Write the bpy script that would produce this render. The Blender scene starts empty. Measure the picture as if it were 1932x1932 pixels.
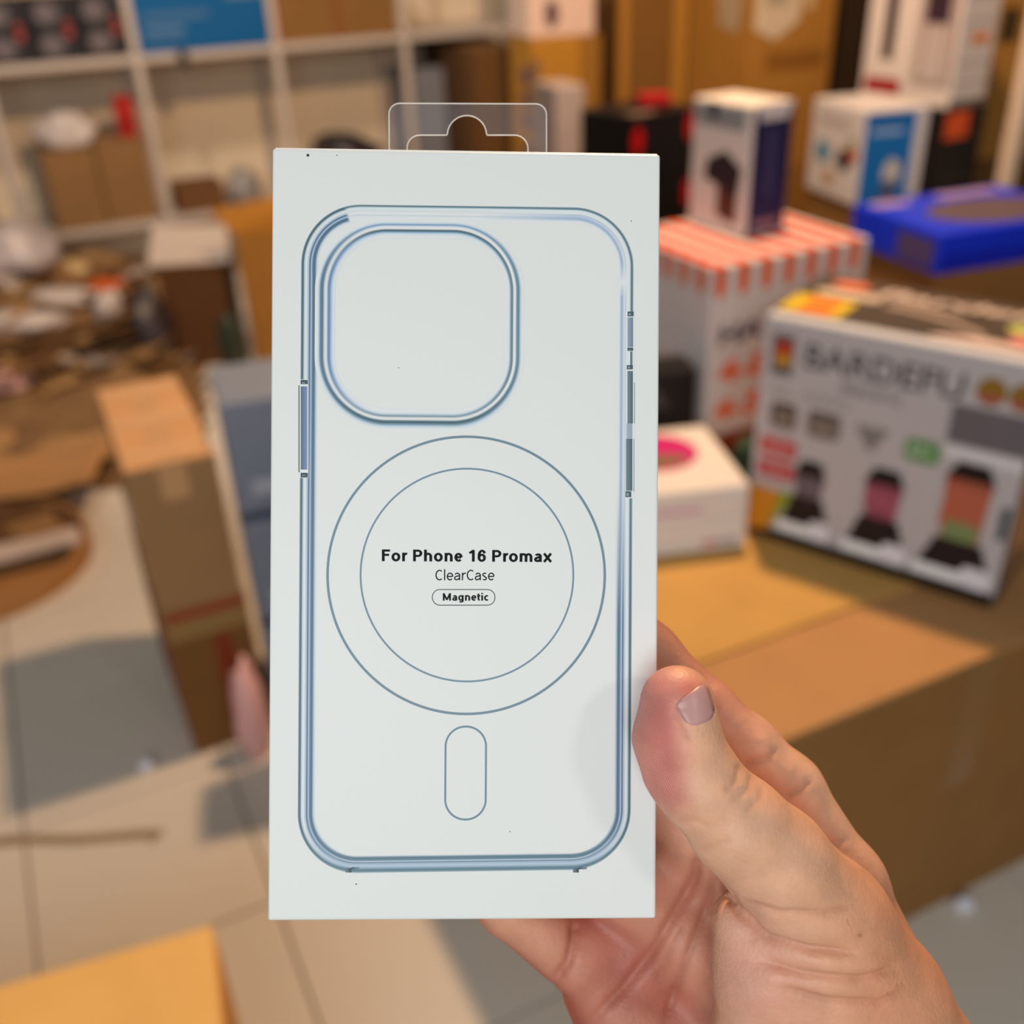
import bpy, bmesh, math, random
import numpy as np
from math import sin, cos, pi, radians, sqrt, atan2, exp
from mathutils import Vector, Matrix, noise as mnoise

random.seed(7)
scene = bpy.context.scene
col = scene.collection

# ------------------------------------------------------------------ camera
F = 1935.0                       # focal length in pixels of the 1932 px frame (26 mm equivalent phone camera)
CAM = Vector((0.0, 0.0, 1.5))
_p, _r = radians(30.0), radians(2.3)
FWD = Vector((0, cos(_p), -sin(_p)))
_up0 = Vector((0, sin(_p), cos(_p)))
RT = Vector((1, 0, 0)) * cos(_r) - _up0 * sin(_r)
UP = _up0 * cos(_r) + Vector((1, 0, 0)) * sin(_r)
cd = bpy.data.cameras.new('camera')
cam = bpy.data.objects.new('camera', cd)
col.objects.link(cam)
M = Matrix((RT, UP, -FWD)).transposed().to_4x4()
M.translation = CAM
cam.matrix_world = M
cd.sensor_width = 36.0
cd.sensor_fit = 'HORIZONTAL'
cd.lens = F / 1932 * 36
cd.clip_start = 0.01
cd.clip_end = 60
cd.dof.use_dof = True
cd.dof.focus_distance = 0.2545
cd.dof.aperture_fstop = 7.7
scene.camera = cam

# ------------------------------------------------------------------ light and exposure
scene.view_settings.view_transform = 'Standard'
scene.view_settings.look = 'None'
scene.view_settings.gamma = 1.0
scene.view_settings.use_curve_mapping = False
scene.view_settings.exposure = 0.0
w = bpy.data.worlds.new('room_ambient')
scene.world = w
w.use_nodes = True
w.node_tree.nodes['Background'].inputs[0].default_value = (0.86, 0.95, 1.0, 1)
w.node_tree.nodes['Background'].inputs[1].default_value = 0.12


def light(name, kind, loc, energy, color, size=0.1, target=None, size_y=None, spot=None):
    d = bpy.data.lights.new(name, kind)
    d.energy = energy
    d.color = color
    if kind == 'AREA':
        d.shape = 'RECTANGLE'
        d.size = size
        d.size_y = size_y or size
    else:
        d.shadow_soft_size = size
    if kind == 'SPOT':
        d.spot_size = spot
        d.spot_blend = 0.5
    o = bpy.data.objects.new(name, d)
    col.objects.link(o)
    o.location = loc
    if target is not None:
        o.rotation_euler = (Vector(target) - Vector(loc)).to_track_quat('-Z', 'Y').to_euler()
    return o


# warm ceiling lamp above the stock table, cool fill light added behind the photographer,
# one neutral ceiling lamp to the right behind him, one spot added to brighten the shelving
light('warm_ceiling_lamp', 'POINT', (0.42, 2.14, 2.90), 232, (1.0, 0.66, 0.38), 0.07)
light('cool_front_fill', 'AREA', (-0.6, -2.3, 2.3), 62, (0.92, 0.98, 0.985), 2.2, (0, 0.6, 1.2), 1.5)
light('neutral_ceiling_lamp', 'POINT', (1.35, -0.75, 2.55), 21, (1.0, 0.93, 0.85), 0.12)
light('shelf_fill_spot', 'SPOT', (-1.0, 3.3, 2.9), 132, (1.0, 0.87, 0.72), 0.12, (-1.2, 4.6, 0.7), None, radians(95))

# ------------------------------------------------------------------ helpers
def px_dir(px, py):
    return FWD + RT * ((px - 966) / F) - UP * ((py - 966) / F)


def on_z(px, py, z):
    d = px_dir(px, py)
    return CAM + d * ((z - CAM.z) / d.z)


def at(px, py, D):
    return CAM + px_dir(px, py) * D


def to_px(P):
    v = Vector(P) - CAM
    z = v.dot(FWD)
    return 966 + F * v.dot(RT) / z, 966 - F * v.dot(UP) / z


def lin(c):
    return tuple(((x / 255) / 12.92 if x / 255 <= 0.04045 else ((x / 255 + 0.055) / 1.055) ** 2.4) for x in c)


MATS = {}


def mat(name, rgb, rough=0.6, kind='plain', spec=0.4, amount=0.12, scale=40.0):
    """procedural material: plain paint / coated print, corrugated board, paper, metal"""
    key = (name, tuple(rgb), rough, kind)
    if key in MATS:
        return MATS[key]
    m = bpy.data.materials.new(name)
    m.use_nodes = True
    nt = m.node_tree
    b = nt.nodes['Principled BSDF']
    b.inputs['Roughness'].default_value = rough
    b.inputs['Specular IOR Level'].default_value = spec
    base = (*lin(rgb), 1)
    tc = nt.nodes.new('ShaderNodeTexCoord')
    n = nt.nodes.new('ShaderNodeTexNoise')
    n.inputs['Scale'].default_value = scale if kind != 'board' else 9.0
    n.inputs['Detail'].default_value = 4
    nt.links.new(tc.outputs['Object'], n.inputs['Vector'])
    mx = nt.nodes.new('ShaderNodeMix')
    mx.data_type = 'RGBA'
    a = amount
    mx.inputs[6].default_value = tuple(max(0, v * (1 - a)) for v in base[:3]) + (1,)
    mx.inputs[7].default_value = tuple(min(1, v * (1 + a)) for v in base[:3]) + (1,)
    nt.links.new(n.outputs['Fac'], mx.inputs[0])
    nt.links.new(mx.outputs[2], b.inputs['Base Color'])
    if kind == 'board':
        wv = nt.nodes.new('ShaderNodeTexWave')
        wv.inputs['Scale'].default_value = 60
        wv.inputs['Distortion'].default_value = 0.6
        nt.links.new(tc.outputs['Object'], wv.inputs['Vector'])
        bp = nt.nodes.new('ShaderNodeBump')
        bp.inputs['Strength'].default_value = 0.12
        bp.inputs['Distance'].default_value = 0.002
        nt.links.new(wv.outputs['Fac'], bp.inputs['Height'])
        nt.links.new(bp.outputs[0], b.inputs['Normal'])
    MATS[key] = m
    return m


def board(rgb, name='corrugated_board'):
    return mat(name, rgb, 0.75, 'board', 0.25)


def paint(rgb, rough=0.55, name='printed_card'):
    return mat(name, rgb, rough, 'plain', 0.25, 0.05)


def link(name, me, m=None, parent=None, smooth=False):
    o = bpy.data.objects.new(name, me)
    col.objects.link(o)
    if m is not None:
        me.materials.clear()
        me.materials.append(m)
    if parent is not None:
        o.parent = parent
    if smooth:
        me.polygons.foreach_set('use_smooth', [True] * len(me.polygons))
    return o


def mesh(name, verts, faces):
    me = bpy.data.meshes.new(name)
    me.from_pydata([tuple(v) for v in verts], [], faces)
    me.update()
    return me


def from_bm(bm, name):
    me = bpy.data.meshes.new(name)
    bm.to_mesh(me)
    bm.free()
    return me


def tag(o, label, cat, group=None, kind=None):
    o['label'] = label
    o['category'] = cat
    if group:
        o['group'] = group
    if kind:
        o['kind'] = kind
    return o


def thing(name, label, cat, loc=(0, 0, 0), rotz=0.0, group=None):
    o = bpy.data.objects.new(name, None)
    o.empty_display_size = 0.05
    col.objects.link(o)
    o.location = loc
    o.rotation_euler = (0, 0, rotz)
    return tag(o, label, cat, group)


def box_me(name, x0, x1, y0, y1, z0, z1, bevel=0.0):
    bm = bmesh.new()
    bmesh.ops.create_cube(bm, size=1)
    for v in bm.verts:
        v.co = Vector((x0 + (v.co.x + .5) * (x1 - x0), y0 + (v.co.y + .5) * (y1 - y0), z0 + (v.co.z + .5) * (z1 - z0)))
    if bevel:
        bmesh.ops.bevel(bm, geom=list(bm.edges), offset=bevel, segments=1, affect='EDGES')
    return from_bm(bm, name)


def text_me(body, width, height=None, bold=0.0, shear=0.0, align_w=True):
    """mesh of a word, scaled so that its bounding box is width wide (and height tall if given), origin at lower left"""
    c = bpy.data.curves.new('lettering', 'FONT')
    c.body = body
    c.size = 1.0
    c.offset = bold
    c.shear = shear
    c.resolution_u = 6
    o = bpy.data.objects.new('lettering', c)
    col.objects.link(o)
    bpy.context.view_layer.update()
    me = bpy.data.meshes.new_from_object(o.evaluated_get(bpy.context.evaluated_depsgraph_get()))
    bpy.data.objects.remove(o)
    n = len(me.vertices)
    a = np.empty(n * 3)
    me.vertices.foreach_get('co', a)
    a = a.reshape(-1, 3)
    a[:, 0] -= a[:, 0].min()
    s = width / a[:, 0].max()
    a[:, 0] *= s
    if height:
        a[:, 1] *= height / 0.73       # cap height of the built-in face at size 1
    else:
        a[:, 1] *= s
    me.vertices.foreach_set('co', a.ravel())
    me.update()
    return me


class Box:
    """A retail box or carton: an Empty at its base with body, print and tape as parts.
    local x runs along the front face, y into depth, z up; origin is the front left base corner."""

    def __init__(s, name, label, cat, C, ang, w, d, h, m, group=None, bevel=0.003, body='body', zoff=0.0):
        s.w, s.d, s.h = w, d, h
        s.o = thing(name, label, cat, C, radians(ang), group)
        s.body = link(body, box_me(body, 0, w, 0, d, zoff, h, bevel), m, s.o)
        s.k = 0

    def _map(s, face, lift):
        w, d, h = s.w, s.d, s.h
        if face == 'F':
            return lambda a, b: (a * w, -lift, b * h)
        if face == 'L':
            return lambda a, b: (-lift, (1 - a) * d, b * h)
        if face == 'R':
            return lambda a, b: (w + lift, a * d, b * h)
        if face == 'T':
            return lambda a, b: (a * w, b * d, h + lift)

    def poly(s, face, pts, rgb, name='printed_panel', rough=0.45):
        s.k += 1
        f = s._map(face, 0.0004 + 0.00005 * s.k)
        V = [f(*p) for p in pts]
        me = mesh(name, V, [list(range(len(V)))])
        return link(name, me, paint(rgb, rough), s.o)

    def rect(s, face, a0, b0, a1, b1, rgb, name='printed_panel', rough=0.45):
        return s.poly(face, [(a0, b0), (a1, b0), (a1, b1), (a0, b1)], rgb, name, rough)

    def oval(s, face, ca, cb, ra, rb, rgb, name='printed_badge', n=24, a0=0.0, a1=2 * pi):
        return s.poly(face, [(ca + ra * cos(a0 + (a1 - a0) * i / n), cb + rb * sin(a0 + (a1 - a0) * i / n)) for i in range(n)], rgb, name)

    def pill(s, face, a0, b0, a1, b1, rgb, name='printed_badge', r=None):
        fw = {'F': s.w, 'T': s.w, 'L': s.d, 'R': s.d}[face]
        fh = {'F': s.h, 'T': s.d, 'L': s.h, 'R': s.h}[face]
        rr = (r or 0.5) * min((a1 - a0) * fw, (b1 - b0) * fh)
        pts = []
        for cx, cy, t in ((a1 * fw - rr, b1 * fh - rr, 0), (a0 * fw + rr, b1 * fh - rr, pi / 2), (a0 * fw + rr, b0 * fh + rr, pi), (a1 * fw - rr, b0 * fh + rr, 1.5 * pi)):
            for i in range(6):
                q = t + pi / 2 * i / 5
                pts.append(((cx + rr * cos(q)) / fw, (cy + rr * sin(q)) / fh))
        return s.poly(face, pts, rgb, name)

    def text(s, face, body, a0, b0, aw, ah, rgb, bold=0.0, shear=0.0, name='lettering'):
        fw = {'F': s.w, 'T': s.w, 'L': s.d, 'R': s.d}[face]
        fh = {'F': s.h, 'T': s.d, 'L': s.h, 'R': s.h}[face]
        s.k += 1
        f = s._map(face, 0.0004 + 0.00005 * s.k)
        me = text_me(body, aw * fw, ah * fh, bold, shear)
        for v in me.vertices:
            v.co = f(a0 + v.co.x / fw, b0 + v.co.y / fh)
        return link(name, me, paint(rgb), s.o)

    def seam(s, rgb=None, tape=(190, 150, 100), along='x'):
        """closing flaps of a carton with a slit between them and packing tape over it"""
        w, d, h = s.w, s.d, s.h
        t = 0.004
        g = 0.002
        m = s.body.data.materials[0] if rgb is None else board(rgb)
        if along == 'x':
            link('top_flap', box_me('top_flap', 0.001, w - 0.001, 0.001, d / 2 - g, h, h + t), m, s.o)
            link('top_flap', box_me('top_flap', 0.001, w - 0.001, d / 2 + g, d - 0.001, h, h + t), m, s.o)
            if tape:
                link('packing_tape', box_me('packing_tape', 0, w, d / 2 - 0.024, d / 2 + 0.024, h + t, h + t + 0.0006), tape_mat(tape), s.o)
                link('packing_tape', box_me('packing_tape', -0.0008, 0, d / 2 - 0.024, d / 2 + 0.024, h - 0.07, h + t), tape_mat(tape), s.o)
        else:
            link('top_flap', box_me('top_flap', 0.001, w / 2 - g, 0.001, d - 0.001, h, h + t), m, s.o)
            link('top_flap', box_me('top_flap', w / 2 + g, w - 0.001, 0.001, d - 0.001, h, h + t), m, s.o)
            if tape:
                link('packing_tape', box_me('packing_tape', w / 2 - 0.024, w / 2 + 0.024, 0, d, h + t, h + t + 0.0006), tape_mat(tape), s.o)
                link('packing_tape', box_me('packing_tape', w / 2 - 0.024, w / 2 + 0.024, -0.0008, 0, h - 0.07, h + t), tape_mat(tape), s.o)
        return s


def tape_mat(rgb):
    return mat('packing_tape', rgb, 0.18, 'plain', 0.6, 0.05)

# ------------------------------------------------------------------ the setting
AX = 25.0                                    # the stock and the floor tiles share this direction
U = Vector((cos(radians(AX)), sin(radians(AX)), 0))
V = Vector((-sin(radians(AX)), cos(radians(AX)), 0))


def uv(u, v, z=0.0):
    return U * u + V * v + Vector((0, 0, z))


floor = link('floor', box_me('floor', -9, 9, -4, 12, -0.06, -0.006), mat('grout', (120, 108, 92), 0.8))
floor['kind'] = 'structure'
TS = 0.395
tile_mat = mat('porcelain_tile', (216, 204, 190), 0.22, 'plain', 0.5, 0.04, 3.0)
tme = box_me('floor_tile', -TS / 2 + .002, TS / 2 - .002, -TS / 2 + .002, TS / 2 - .002, -0.006, 0.0, 0.001)
tme.materials.append(tile_mat)
for i in range(-14, 16):
    for j in range(-6, 24):
        p = uv(0.12 + TS * (i + .5), 1.32 + TS * (j + .5))
        if p.y < 0.2 or p.y > 6.2:
            continue
        q = to_px((p.x, p.y, 0))
        if not (-330 < q[0] < 2260 and 150 < q[1] < 2420):
            continue
        o = bpy.data.objects.new('tile', tme)
        col.objects.link(o)
        o.parent = floor
        o.location = p
        o.rotation_euler = (random.uniform(-.0008, .0008), random.uniform(-.0008, .0008), radians(AX))

SA = 25.0                                    # direction of the shelving and the wall behind it
SD = Vector((cos(radians(SA)), sin(radians(SA)), 0))
SN = Vector((-sin(radians(SA)), cos(radians(SA)), 0))
S0 = Vector((-2.0, 4.62, 0))                 # foot of the shelf front at its 0 mark


def sh(s, depth, z):
    return S0 + SD * s + SN * depth + Vector((0, 0, z))


wall = link('wall_back', box_me('wall_back', -4, 9, 0.42, 0.54, 0, 2.9), mat('wall_paint', (186, 170, 148), 0.8))
wall.location = S0
wall.rotation_euler = (0, 0, radians(SA))
wall['kind'] = 'structure'
wr = link('wall_right', box_me('wall_right', 0, 0.12, -4.5, 6.5, 0, 2.9), mat('wall_paint', (186, 170, 148), 0.8))
wr.location = uv(5.2, 2.0)
wr.rotation_euler = (0, 0, radians(AX))
wr['kind'] = 'structure'

# shelving along the wall
shelf = thing('shelving_unit', 'white metal shelving with cream back panels along the far wall', 'shelf', S0, radians(SA))
steel = mat('shelf_steel', (196, 180, 168), 0.45)
cream = mat('shelf_back_panel', (226, 205, 178), 0.7)
POST = [-0.71, -0.10, 0.51, 1.12, 1.74, 2.32]
pme = box_me('post', -0.018, 0.018, -0.015, 0.015, 0, 1.9, 0.003)
pme.materials.append(steel)
for s in POST:
    for dy in (0.0, 0.36):
        o = bpy.data.objects.new('post', pme)
        col.objects.link(o)
        o.parent = shelf
        o.location = (s, dy, 0)
for a, b in zip(POST[:-1], POST[1:]):
    for z in (0.36, 1.05, 1.62):
        link('shelf_board', box_me('shelf_board', a + .019, b - .019, -0.015, 0.37, z - 0.032, z, 0.002), steel, shelf)
    for z0, z1 in ((0.02, 0.327), (0.361, 1.017), (1.051, 1.587)):
        link('back_panel', box_me('back_panel', a + .019, b - .019, 0.376, 0.382, z0, z1), cream, shelf)


def on_shelf(px, z, depth=0.05, py=100):
    """point on a shelf board seen at pixel column px"""
    d = px_dir(px, py)
    t = (S0 + SN * depth - CAM).dot(SN) / d.dot(SN)
    P = CAM + d * t
    return Vector((P.x, P.y, z))


def s_of(P):
    return (Vector(P) - S0).dot(SD)


# --- goods on the shelving
for r in range(2):
    for c in range(3):
        b = Box('tool_pack', ['dark grey pack, lower row of the top shelf, ', 'dark grey pack, upper row of the top shelf, '][r] + ['two packs from the blue carton', 'in the middle of its row', 'beside the blue carton'][c], 'package',
                sh(-0.076 + 0.190 * c, 0.03, 1.051 + 0.122 * r), SA, 0.183, 0.2, 0.12, paint((46, 42, 46)), 'dark packs on the shelf')
        b.oval('F', 0.42, 0.5, 0.26, 0.34, (108, 98, 102), 'printed_product')
        b.rect('F', 0.74, 0.70 if r == 0 else 0.05, 0.90, 0.97 if r == 0 else 0.22, (160, 62, 58), 'printed_mark')
        b.rect('F', 0.05, 0.04, 0.16, 0.96, (30, 27, 30), 'printed_line')

b = Box('blue_carton', 'blue carton with white printed lines on the top shelf', 'box', sh(0.532, 0.0, 1.051), SA, 0.566, 0.34, 0.38, paint((0, 88, 146)))
b.rect('F', 0.06, 0.20, 0.36, 0.27, (86, 122, 160), 'printed_line')
b.rect('F', 0.06, 0.34, 0.55, 0.41, (70, 110, 152), 'printed_line')
b.rect('F', 0.70, 0.52, 0.96, 0.60, (100, 130, 164), 'printed_line')
b.rect('F', 0.05, 0.10, 0.34, 0.15, (70, 106, 150), 'printed_line')
link('hanging_tag', box_me('hanging_tag', 0.15, 0.19, -0.024, -0.018, -0.07, 0.01), paint((60, 52, 44)), b.o)
for j, (s, wd, hh) in enumerate(((1.142, 0.28, 0.32), (1.425, 0.29, 0.34))):
    b = Box('brown_carton', ['brown carton on the top shelf next to the blue carton', 'wider brown carton at the right of the top shelf bay'][j], 'box', sh(s, 0.02, 1.051), SA, wd, 0.32, hh, board((134, 94, 48)), 'cartons on the shelves')
    b.rect('F', 0.02, 0.0, 0.06, 1.0, (150, 70, 40), 'printed_line')
b = Box('grey_carton', 'grey blue carton standing low behind the hanging tab', 'box', sh(1.765, 0.03, 0.361), SA, 0.18, 0.3, 0.52, paint((120, 120, 126)), 'cartons on the shelves')
b = Box('dark_carton', 'dark brown carton beside the grey blue carton on the shelf', 'box', sh(1.96, 0.06, 0.361), SA, 0.3, 0.28, 0.62, board((70, 46, 26)), 'cartons on the shelves')
for j, (s, hh, wd) in enumerate(((0.035, 0.33, 0.215), (0.258, 0.345, 0.215))):
    b = Box('brown_carton', ['tall brown carton on the lower shelf with a white bag on top', 'tall brown carton on the lower shelf beside the post'][j], 'box', sh(s, 0.02 * j, 0.361), SA, wd, 0.30, hh, board((142, 104, 64)), 'cartons on the shelves')
    b.seam(tape=(168, 130, 86))
b = Box('red_pack', 'small red pack standing on a tall brown carton', 'package', sh(0.385, 0.09, 0.712), SA, 0.08, 0.06, 0.17, paint((176, 32, 26)))
b.rect('F', 0.1, 0.2, 0.9, 0.4, (140, 20, 18), 'printed_line')
b = Box('small_carton', 'low brown carton on the lower shelf beside a grey bag', 'box', sh(0.57, 0.02, 0.361), SA, 0.22, 0.2, 0.12, board((112, 74, 42)))


def crumple(name, loc, sx, sy, sz, seed, m, amp=0.35, subdiv=3, parent=None):
    bm = bmesh.new()
    bmesh.ops.create_icosphere(bm, subdivisions=subdiv, radius=1)
    off = Vector((seed * 7.1, seed * 3.3, seed * 1.7))
    for v in bm.verts:
        n = v.co.normalized()
        a = 1 + amp * mnoise.noise(n * 1.6 + off) + amp * 0.6 * abs(mnoise.noise(n * 4.2 + off))
        v.co = Vector((n.x * sx * a, n.y * sy * a, max(-0.55, n.z * a) * sz))
    z0 = min(v.co.z for v in bm.verts)
    for v in bm.verts:
        v.co.z -= z0
    o = link(name, from_bm(bm, name), m, parent, True)
    o.location = loc
    return o


film_w = mat('white_film', (206, 192, 186), 0.35, 'plain', 0.5, 0.10, 18)
film_g = mat('grey_film', (150, 142, 140), 0.35, 'plain', 0.5, 0.15, 18)
film_d = mat('dark_film', (52, 42, 44), 0.4, 'plain', 0.5, 0.2, 18)
tag(crumple('plastic_bag', sh(0.16, 0.14, 0.697), 0.13, 0.09, 0.09, 3, film_w), 'crumpled white plastic bag on the tall brown cartons', 'bag')
tag(crumple('plastic_bag', sh(0.90, 0.12, 0.361), 0.075, 0.09, 0.10, 5, film_g), 'crumpled grey bag beside the low brown carton on the shelf', 'bag')
tag(crumple('dark_bag', sh(1.42, 0.13, 0.361), 0.19, 0.12, 0.16, 9, film_d), 'dark crumpled bag on the lower shelf behind the held box', 'bag')

# ------------------------------------------------------------------ left side: stacks and packing waste on the floor
def bx(name, label, cat, C, ang, w, d, h, m, **kw):
    return Box(name, label, cat, C, ang, w, d, h, m, **kw)


# two long cartons stacked
SC = Vector((-0.683, 1.628, 0))
b = bx('striped_carton', 'brown carton with red printed stripes under the taped carton', 'box', SC, 25.5, 0.162, 0.41, 0.362, board((120, 82, 40)))
b.rect('F', 0.0, 0.80, 1.0, 1.0, (150, 118, 70), 'printed_band')
b.rect('F', 0.02, 0.93, 0.98, 0.985, (150, 52, 34), 'printed_stripe')
b.rect('F', 0.52, 0.02, 0.72, 0.78, (130, 52, 30), 'printed_stripe')
b.rect('L', 0.72, 0.02, 0.98, 0.98, (168, 66, 44), 'printed_stripe')
b.rect('L', 0.05, 0.4, 0.7, 0.5, (150, 52, 34), 'printed_stripe')
b = bx('taped_carton', 'brown carton with shiny clear tape on top of a striped carton', 'box', SC + Vector((-0.003, -0.004, 0.363)), 24.5, 0.162, 0.425, 0.308, board((160, 122, 82)))
b.seam(rgb=(212, 160, 112), tape=(204, 156, 110), along='y')  # light on the top painted in: flaps and tape paler than the sides
for y in (0.03, 0.19, 0.35):
    link('packing_tape', box_me('packing_tape', 0.002, 0.160, y, y + 0.05, 0.3127, 0.3134), tape_mat((216, 168, 120)), b.o)
    link('packing_tape', box_me('packing_tape', -0.0012, -0.0002, y, y + 0.05, 0.05, 0.3127), tape_mat((184, 140, 92)), b.o)
link('shipping_label', box_me('shipping_label', -0.0016, -0.0003, 0.1, 0.17, 0.12, 0.2), paint((214, 196, 186)), b.o)

# grey blue product boxes in a stack beside them
GC = Vector((-0.528, 1.728, 0))
for i in range(3):
    b = bx('grey_box', ['lowest slate grey box of the stack by the carton with red stripes', 'middle slate grey box of the stack beside the taped carton', 'topmost slate grey box of its stack, beside the taped carton'][i], 'box', GC + Vector((0, 0, 0.251 * i)), 18, 0.34, 0.20, 0.25, paint((130, 138, 156), 0.5), group='slate grey boxes')
    b.rect('F', 0.10, 0.22, 0.26, 0.34, (176, 180, 190), 'printed_label')
    b.rect('F', 0.0, 0.0, 1.0, 0.08, (64, 74, 94), 'printed_band')
    b.rect('F', 0.0, 0.93, 1.0, 0.96, (140, 146, 160), 'printed_line')
Box('brown_carton', 'unseen brown carton behind the held box, placed for its floor shadow', 'box', Vector((-0.398, 1.545, 0)), 12, 0.2, 0.12, 0.615, board((150, 110, 64))).seam()  # unseen carton, placed for the shadow it throws on the tiles
pinkm = mat('pink_film', (224, 170, 166), 0.4, 'plain', 0.5, 0.15, 14)
tag(crumple('pink_bag', on_z(488, 1415, 0), 0.03, 0.035, 0.15, 12, pinkm), 'pale pink crumpled bag standing in front of the slate grey boxes', 'bag')

# yellow carton close to the camera's feet
yc = on_z(400, 1745, 0.30)
aY = radians(17.6)
org = yc - Vector((cos(aY), sin(aY), 0)) * 0.62 + Vector((sin(aY), -cos(aY), 0)) * 0.55
b = bx('yellow_carton', 'plain yellow brown carton standing alone on the floor tiles', 'box', Vector((org.x, org.y, 0)), 17.6, 0.62, 0.55, 0.296, board((240, 186, 108)))
b.seam(tape=None)
link('side_panel', box_me('side_panel', 0.62, 0.623, 0.02, 0.53, 0.02, 0.285), board((214, 152, 80)), b.o)  # plate over the right side in a darker tone


# waste heap ---------------------------------------------------------------
def mound(x, y):
    f = min(1, max(0, (y - 2.75) / 1.5))
    f = f * f * (3 - 2 * f)
    xr = -1.10 - 0.30 * (y - 3.5)
    g = min(1, max(0, (xr - x) / 0.35))
    h = 0.40 * f * g * g * (3 - 2 * g) * (0.8 + 0.35 * mnoise.noise(Vector((x * 1.7, y * 1.7, 0.3))))
    sd = (Vector((x, y, 0)) - S0).dot(SN)
    if sd > -0.10:
        h = 0
    return h


NX, NY = 56, 56
verts, faces = [], []
for j in range(NY):
    for i in range(NX):
        x, y = -2.9 + 2.0 * i / (NX - 1), 2.6 + 2.2 * j / (NY - 1)
        verts.append((x, y, mound(x, y) + 0.03 * mnoise.noise(Vector((x * 9, y * 9, 2))) * (1 if mound(x, y) > 0.02 else 0) - 0.0))
ok = lambda a: verts[a][2] > 0.004
for j in range(NY - 1):
    for i in range(NX - 1):
        q = [j * NX + i, j * NX + i + 1, (j + 1) * NX + i + 1, (j + 1) * NX + i]
        if any(ok(a) for a in q):
            faces.append(q)
used = sorted({a for f in faces for a in f})
rm = {a: i for i, a in enumerate(used)}
me = mesh('packing_waste', [verts[a] for a in used], [[rm[a] for a in f] for f in faces])
hp = link('packing_waste', me, mat('packing_waste', (124, 92, 60), 0.85, 'plain', 0.2, 0.5, 16), None, True)
tag(hp, 'loose heap of brown packing waste in front of the shelving', 'waste heap', kind='stuff')


def sheet_me(name, wd, dp, bend, rough, seed, t=0.005, n=7):
    """a bent, slightly crumpled flat piece with real thickness"""
    top = []
    for j in range(n):
        for i in range(n):
            x, y = (i / (n - 1) - .5) * wd, (j / (n - 1) - .5) * dp
            e = 0.07 * mnoise.noise(Vector((i * .9 + seed, j * .9, seed)))
            z = bend * ((x / wd * 2) ** 2) * wd + rough * mnoise.noise(Vector((x * 12 + seed, y * 12, seed * .37)))
            top.append(Vector((x * (1 + (e if i in (0, n - 1) else 0)), y * (1 + (e if j in (0, n - 1) else 0)), z)))
    z0 = min(p.z for p in top)
    V_ = [p - Vector((0, 0, z0 - t)) for p in top] + [p - Vector((0, 0, z0)) for p in top]
    N = n * n
    F_ = []
    for j in range(n - 1):
        for i in range(n - 1):
            a = j * n + i
            F_.append([a, a + 1, a + n + 1, a + n])
            F_.append([N + a, N + a + n, N + a + n + 1, N + a + 1])
    ring = list(range(n)) + [j * n + n - 1 for j in range(1, n)] + [(n - 1) * n + i for i in range(n - 2, -1, -1)] + [j * n for j in range(n - 2, 0, -1)]
    for a, c in zip(ring, ring[1:] + ring[:1]):
        F_.append([a, N + a, N + c, c])
    return mesh(name, V_, F_)


def hit_mound(px, py):
    d = px_dir(px, py)
    t = 2.0
    while t < 9:
        P = CAM + d * t
        if P.z <= mound(P.x, P.y) + 0.002:
            return P
        t += 0.01
    return on_z(px, py, 0)


scr = [sheet_me('cardboard_scrap', 0.30, 0.20, 0.04, 0.012, 1.3), sheet_me('cardboard_scrap', 0.22, 0.26, -0.05, 0.014, 5.1),
       sheet_me('cardboard_scrap', 0.40, 0.24, 0.06, 0.010, 9.7), sheet_me('cardboard_scrap', 0.18, 0.12, 0.02, 0.012, 3.9)]
cb = [board((146, 108, 68)), board((116, 80, 46)), board((168, 128, 84)), board((96, 64, 36))]
pap = [sheet_me('paper_scrap', 0.26, 0.18, 0.10, 0.03, 2.2, 0.002), sheet_me('paper_scrap', 0.2, 0.12, -0.06, 0.02, 7.2, 0.002)]
pm = [mat('grey_paper', (176, 158, 146), 0.7), mat('grey_paper', (150, 136, 128), 0.7)]
rnd = random.Random(11)
grid = [(px, py) for py in range(455, 745, 36) for px in range(-40, 330, 46)]
for n_, (px, py) in enumerate(grid):
    px += rnd.uniform(-18, 18)
    py += rnd.uniform(-12, 12)
    P = hit_mound(px, py)
    if (mound(P.x, P.y) < 0.012 and py < 600) or (py > 690 and px > 130):
        continue
    white = rnd.random() < 0.2
    ks, kc_ = rnd.randrange(2 if white else 4), rnd.randrange(2 if white else 4)
    src = (pap if white else scr)[ks]
    o = bpy.data.objects.new('paper_scrap' if white else 'cardboard_scrap', src.copy())
    col.objects.link(o)
    o.data.materials.append((pm if white else cb)[kc_])
    o.location = P + Vector((0, 0, -0.004))
    o.rotation_euler = (rnd.uniform(-.25, .3), rnd.uniform(-.25, .25), rnd.uniform(0, pi))
    s_ = rnd.uniform(0.5, 0.95)
    o.scale = (s_, s_, s_)
    if white:
        tag(o, ['wide ', 'narrow '][ks] + ['pale', 'grey'][kc_] + ' crumpled paper scrap lying on the packing waste heap', 'paper', 'paper scraps on the waste heap')
    else:
        tag(o, ['torn rectangular ', 'torn squarish ', 'large torn ', 'small torn '][ks] + ['mid brown', 'dark brown', 'light brown', 'very dark brown'][kc_] + ' cardboard scrap on the packing waste heap', 'cardboard', 'cardboard scraps on the waste heap')


def on_heap(name, label, px, py, sx, sy, sz, seed, m):
    P = hit_mound(px, py)
    return tag(crumple(name, P + Vector((0, 0, -0.02)), sx, sy, sz, seed, m), label, 'bag')


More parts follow.
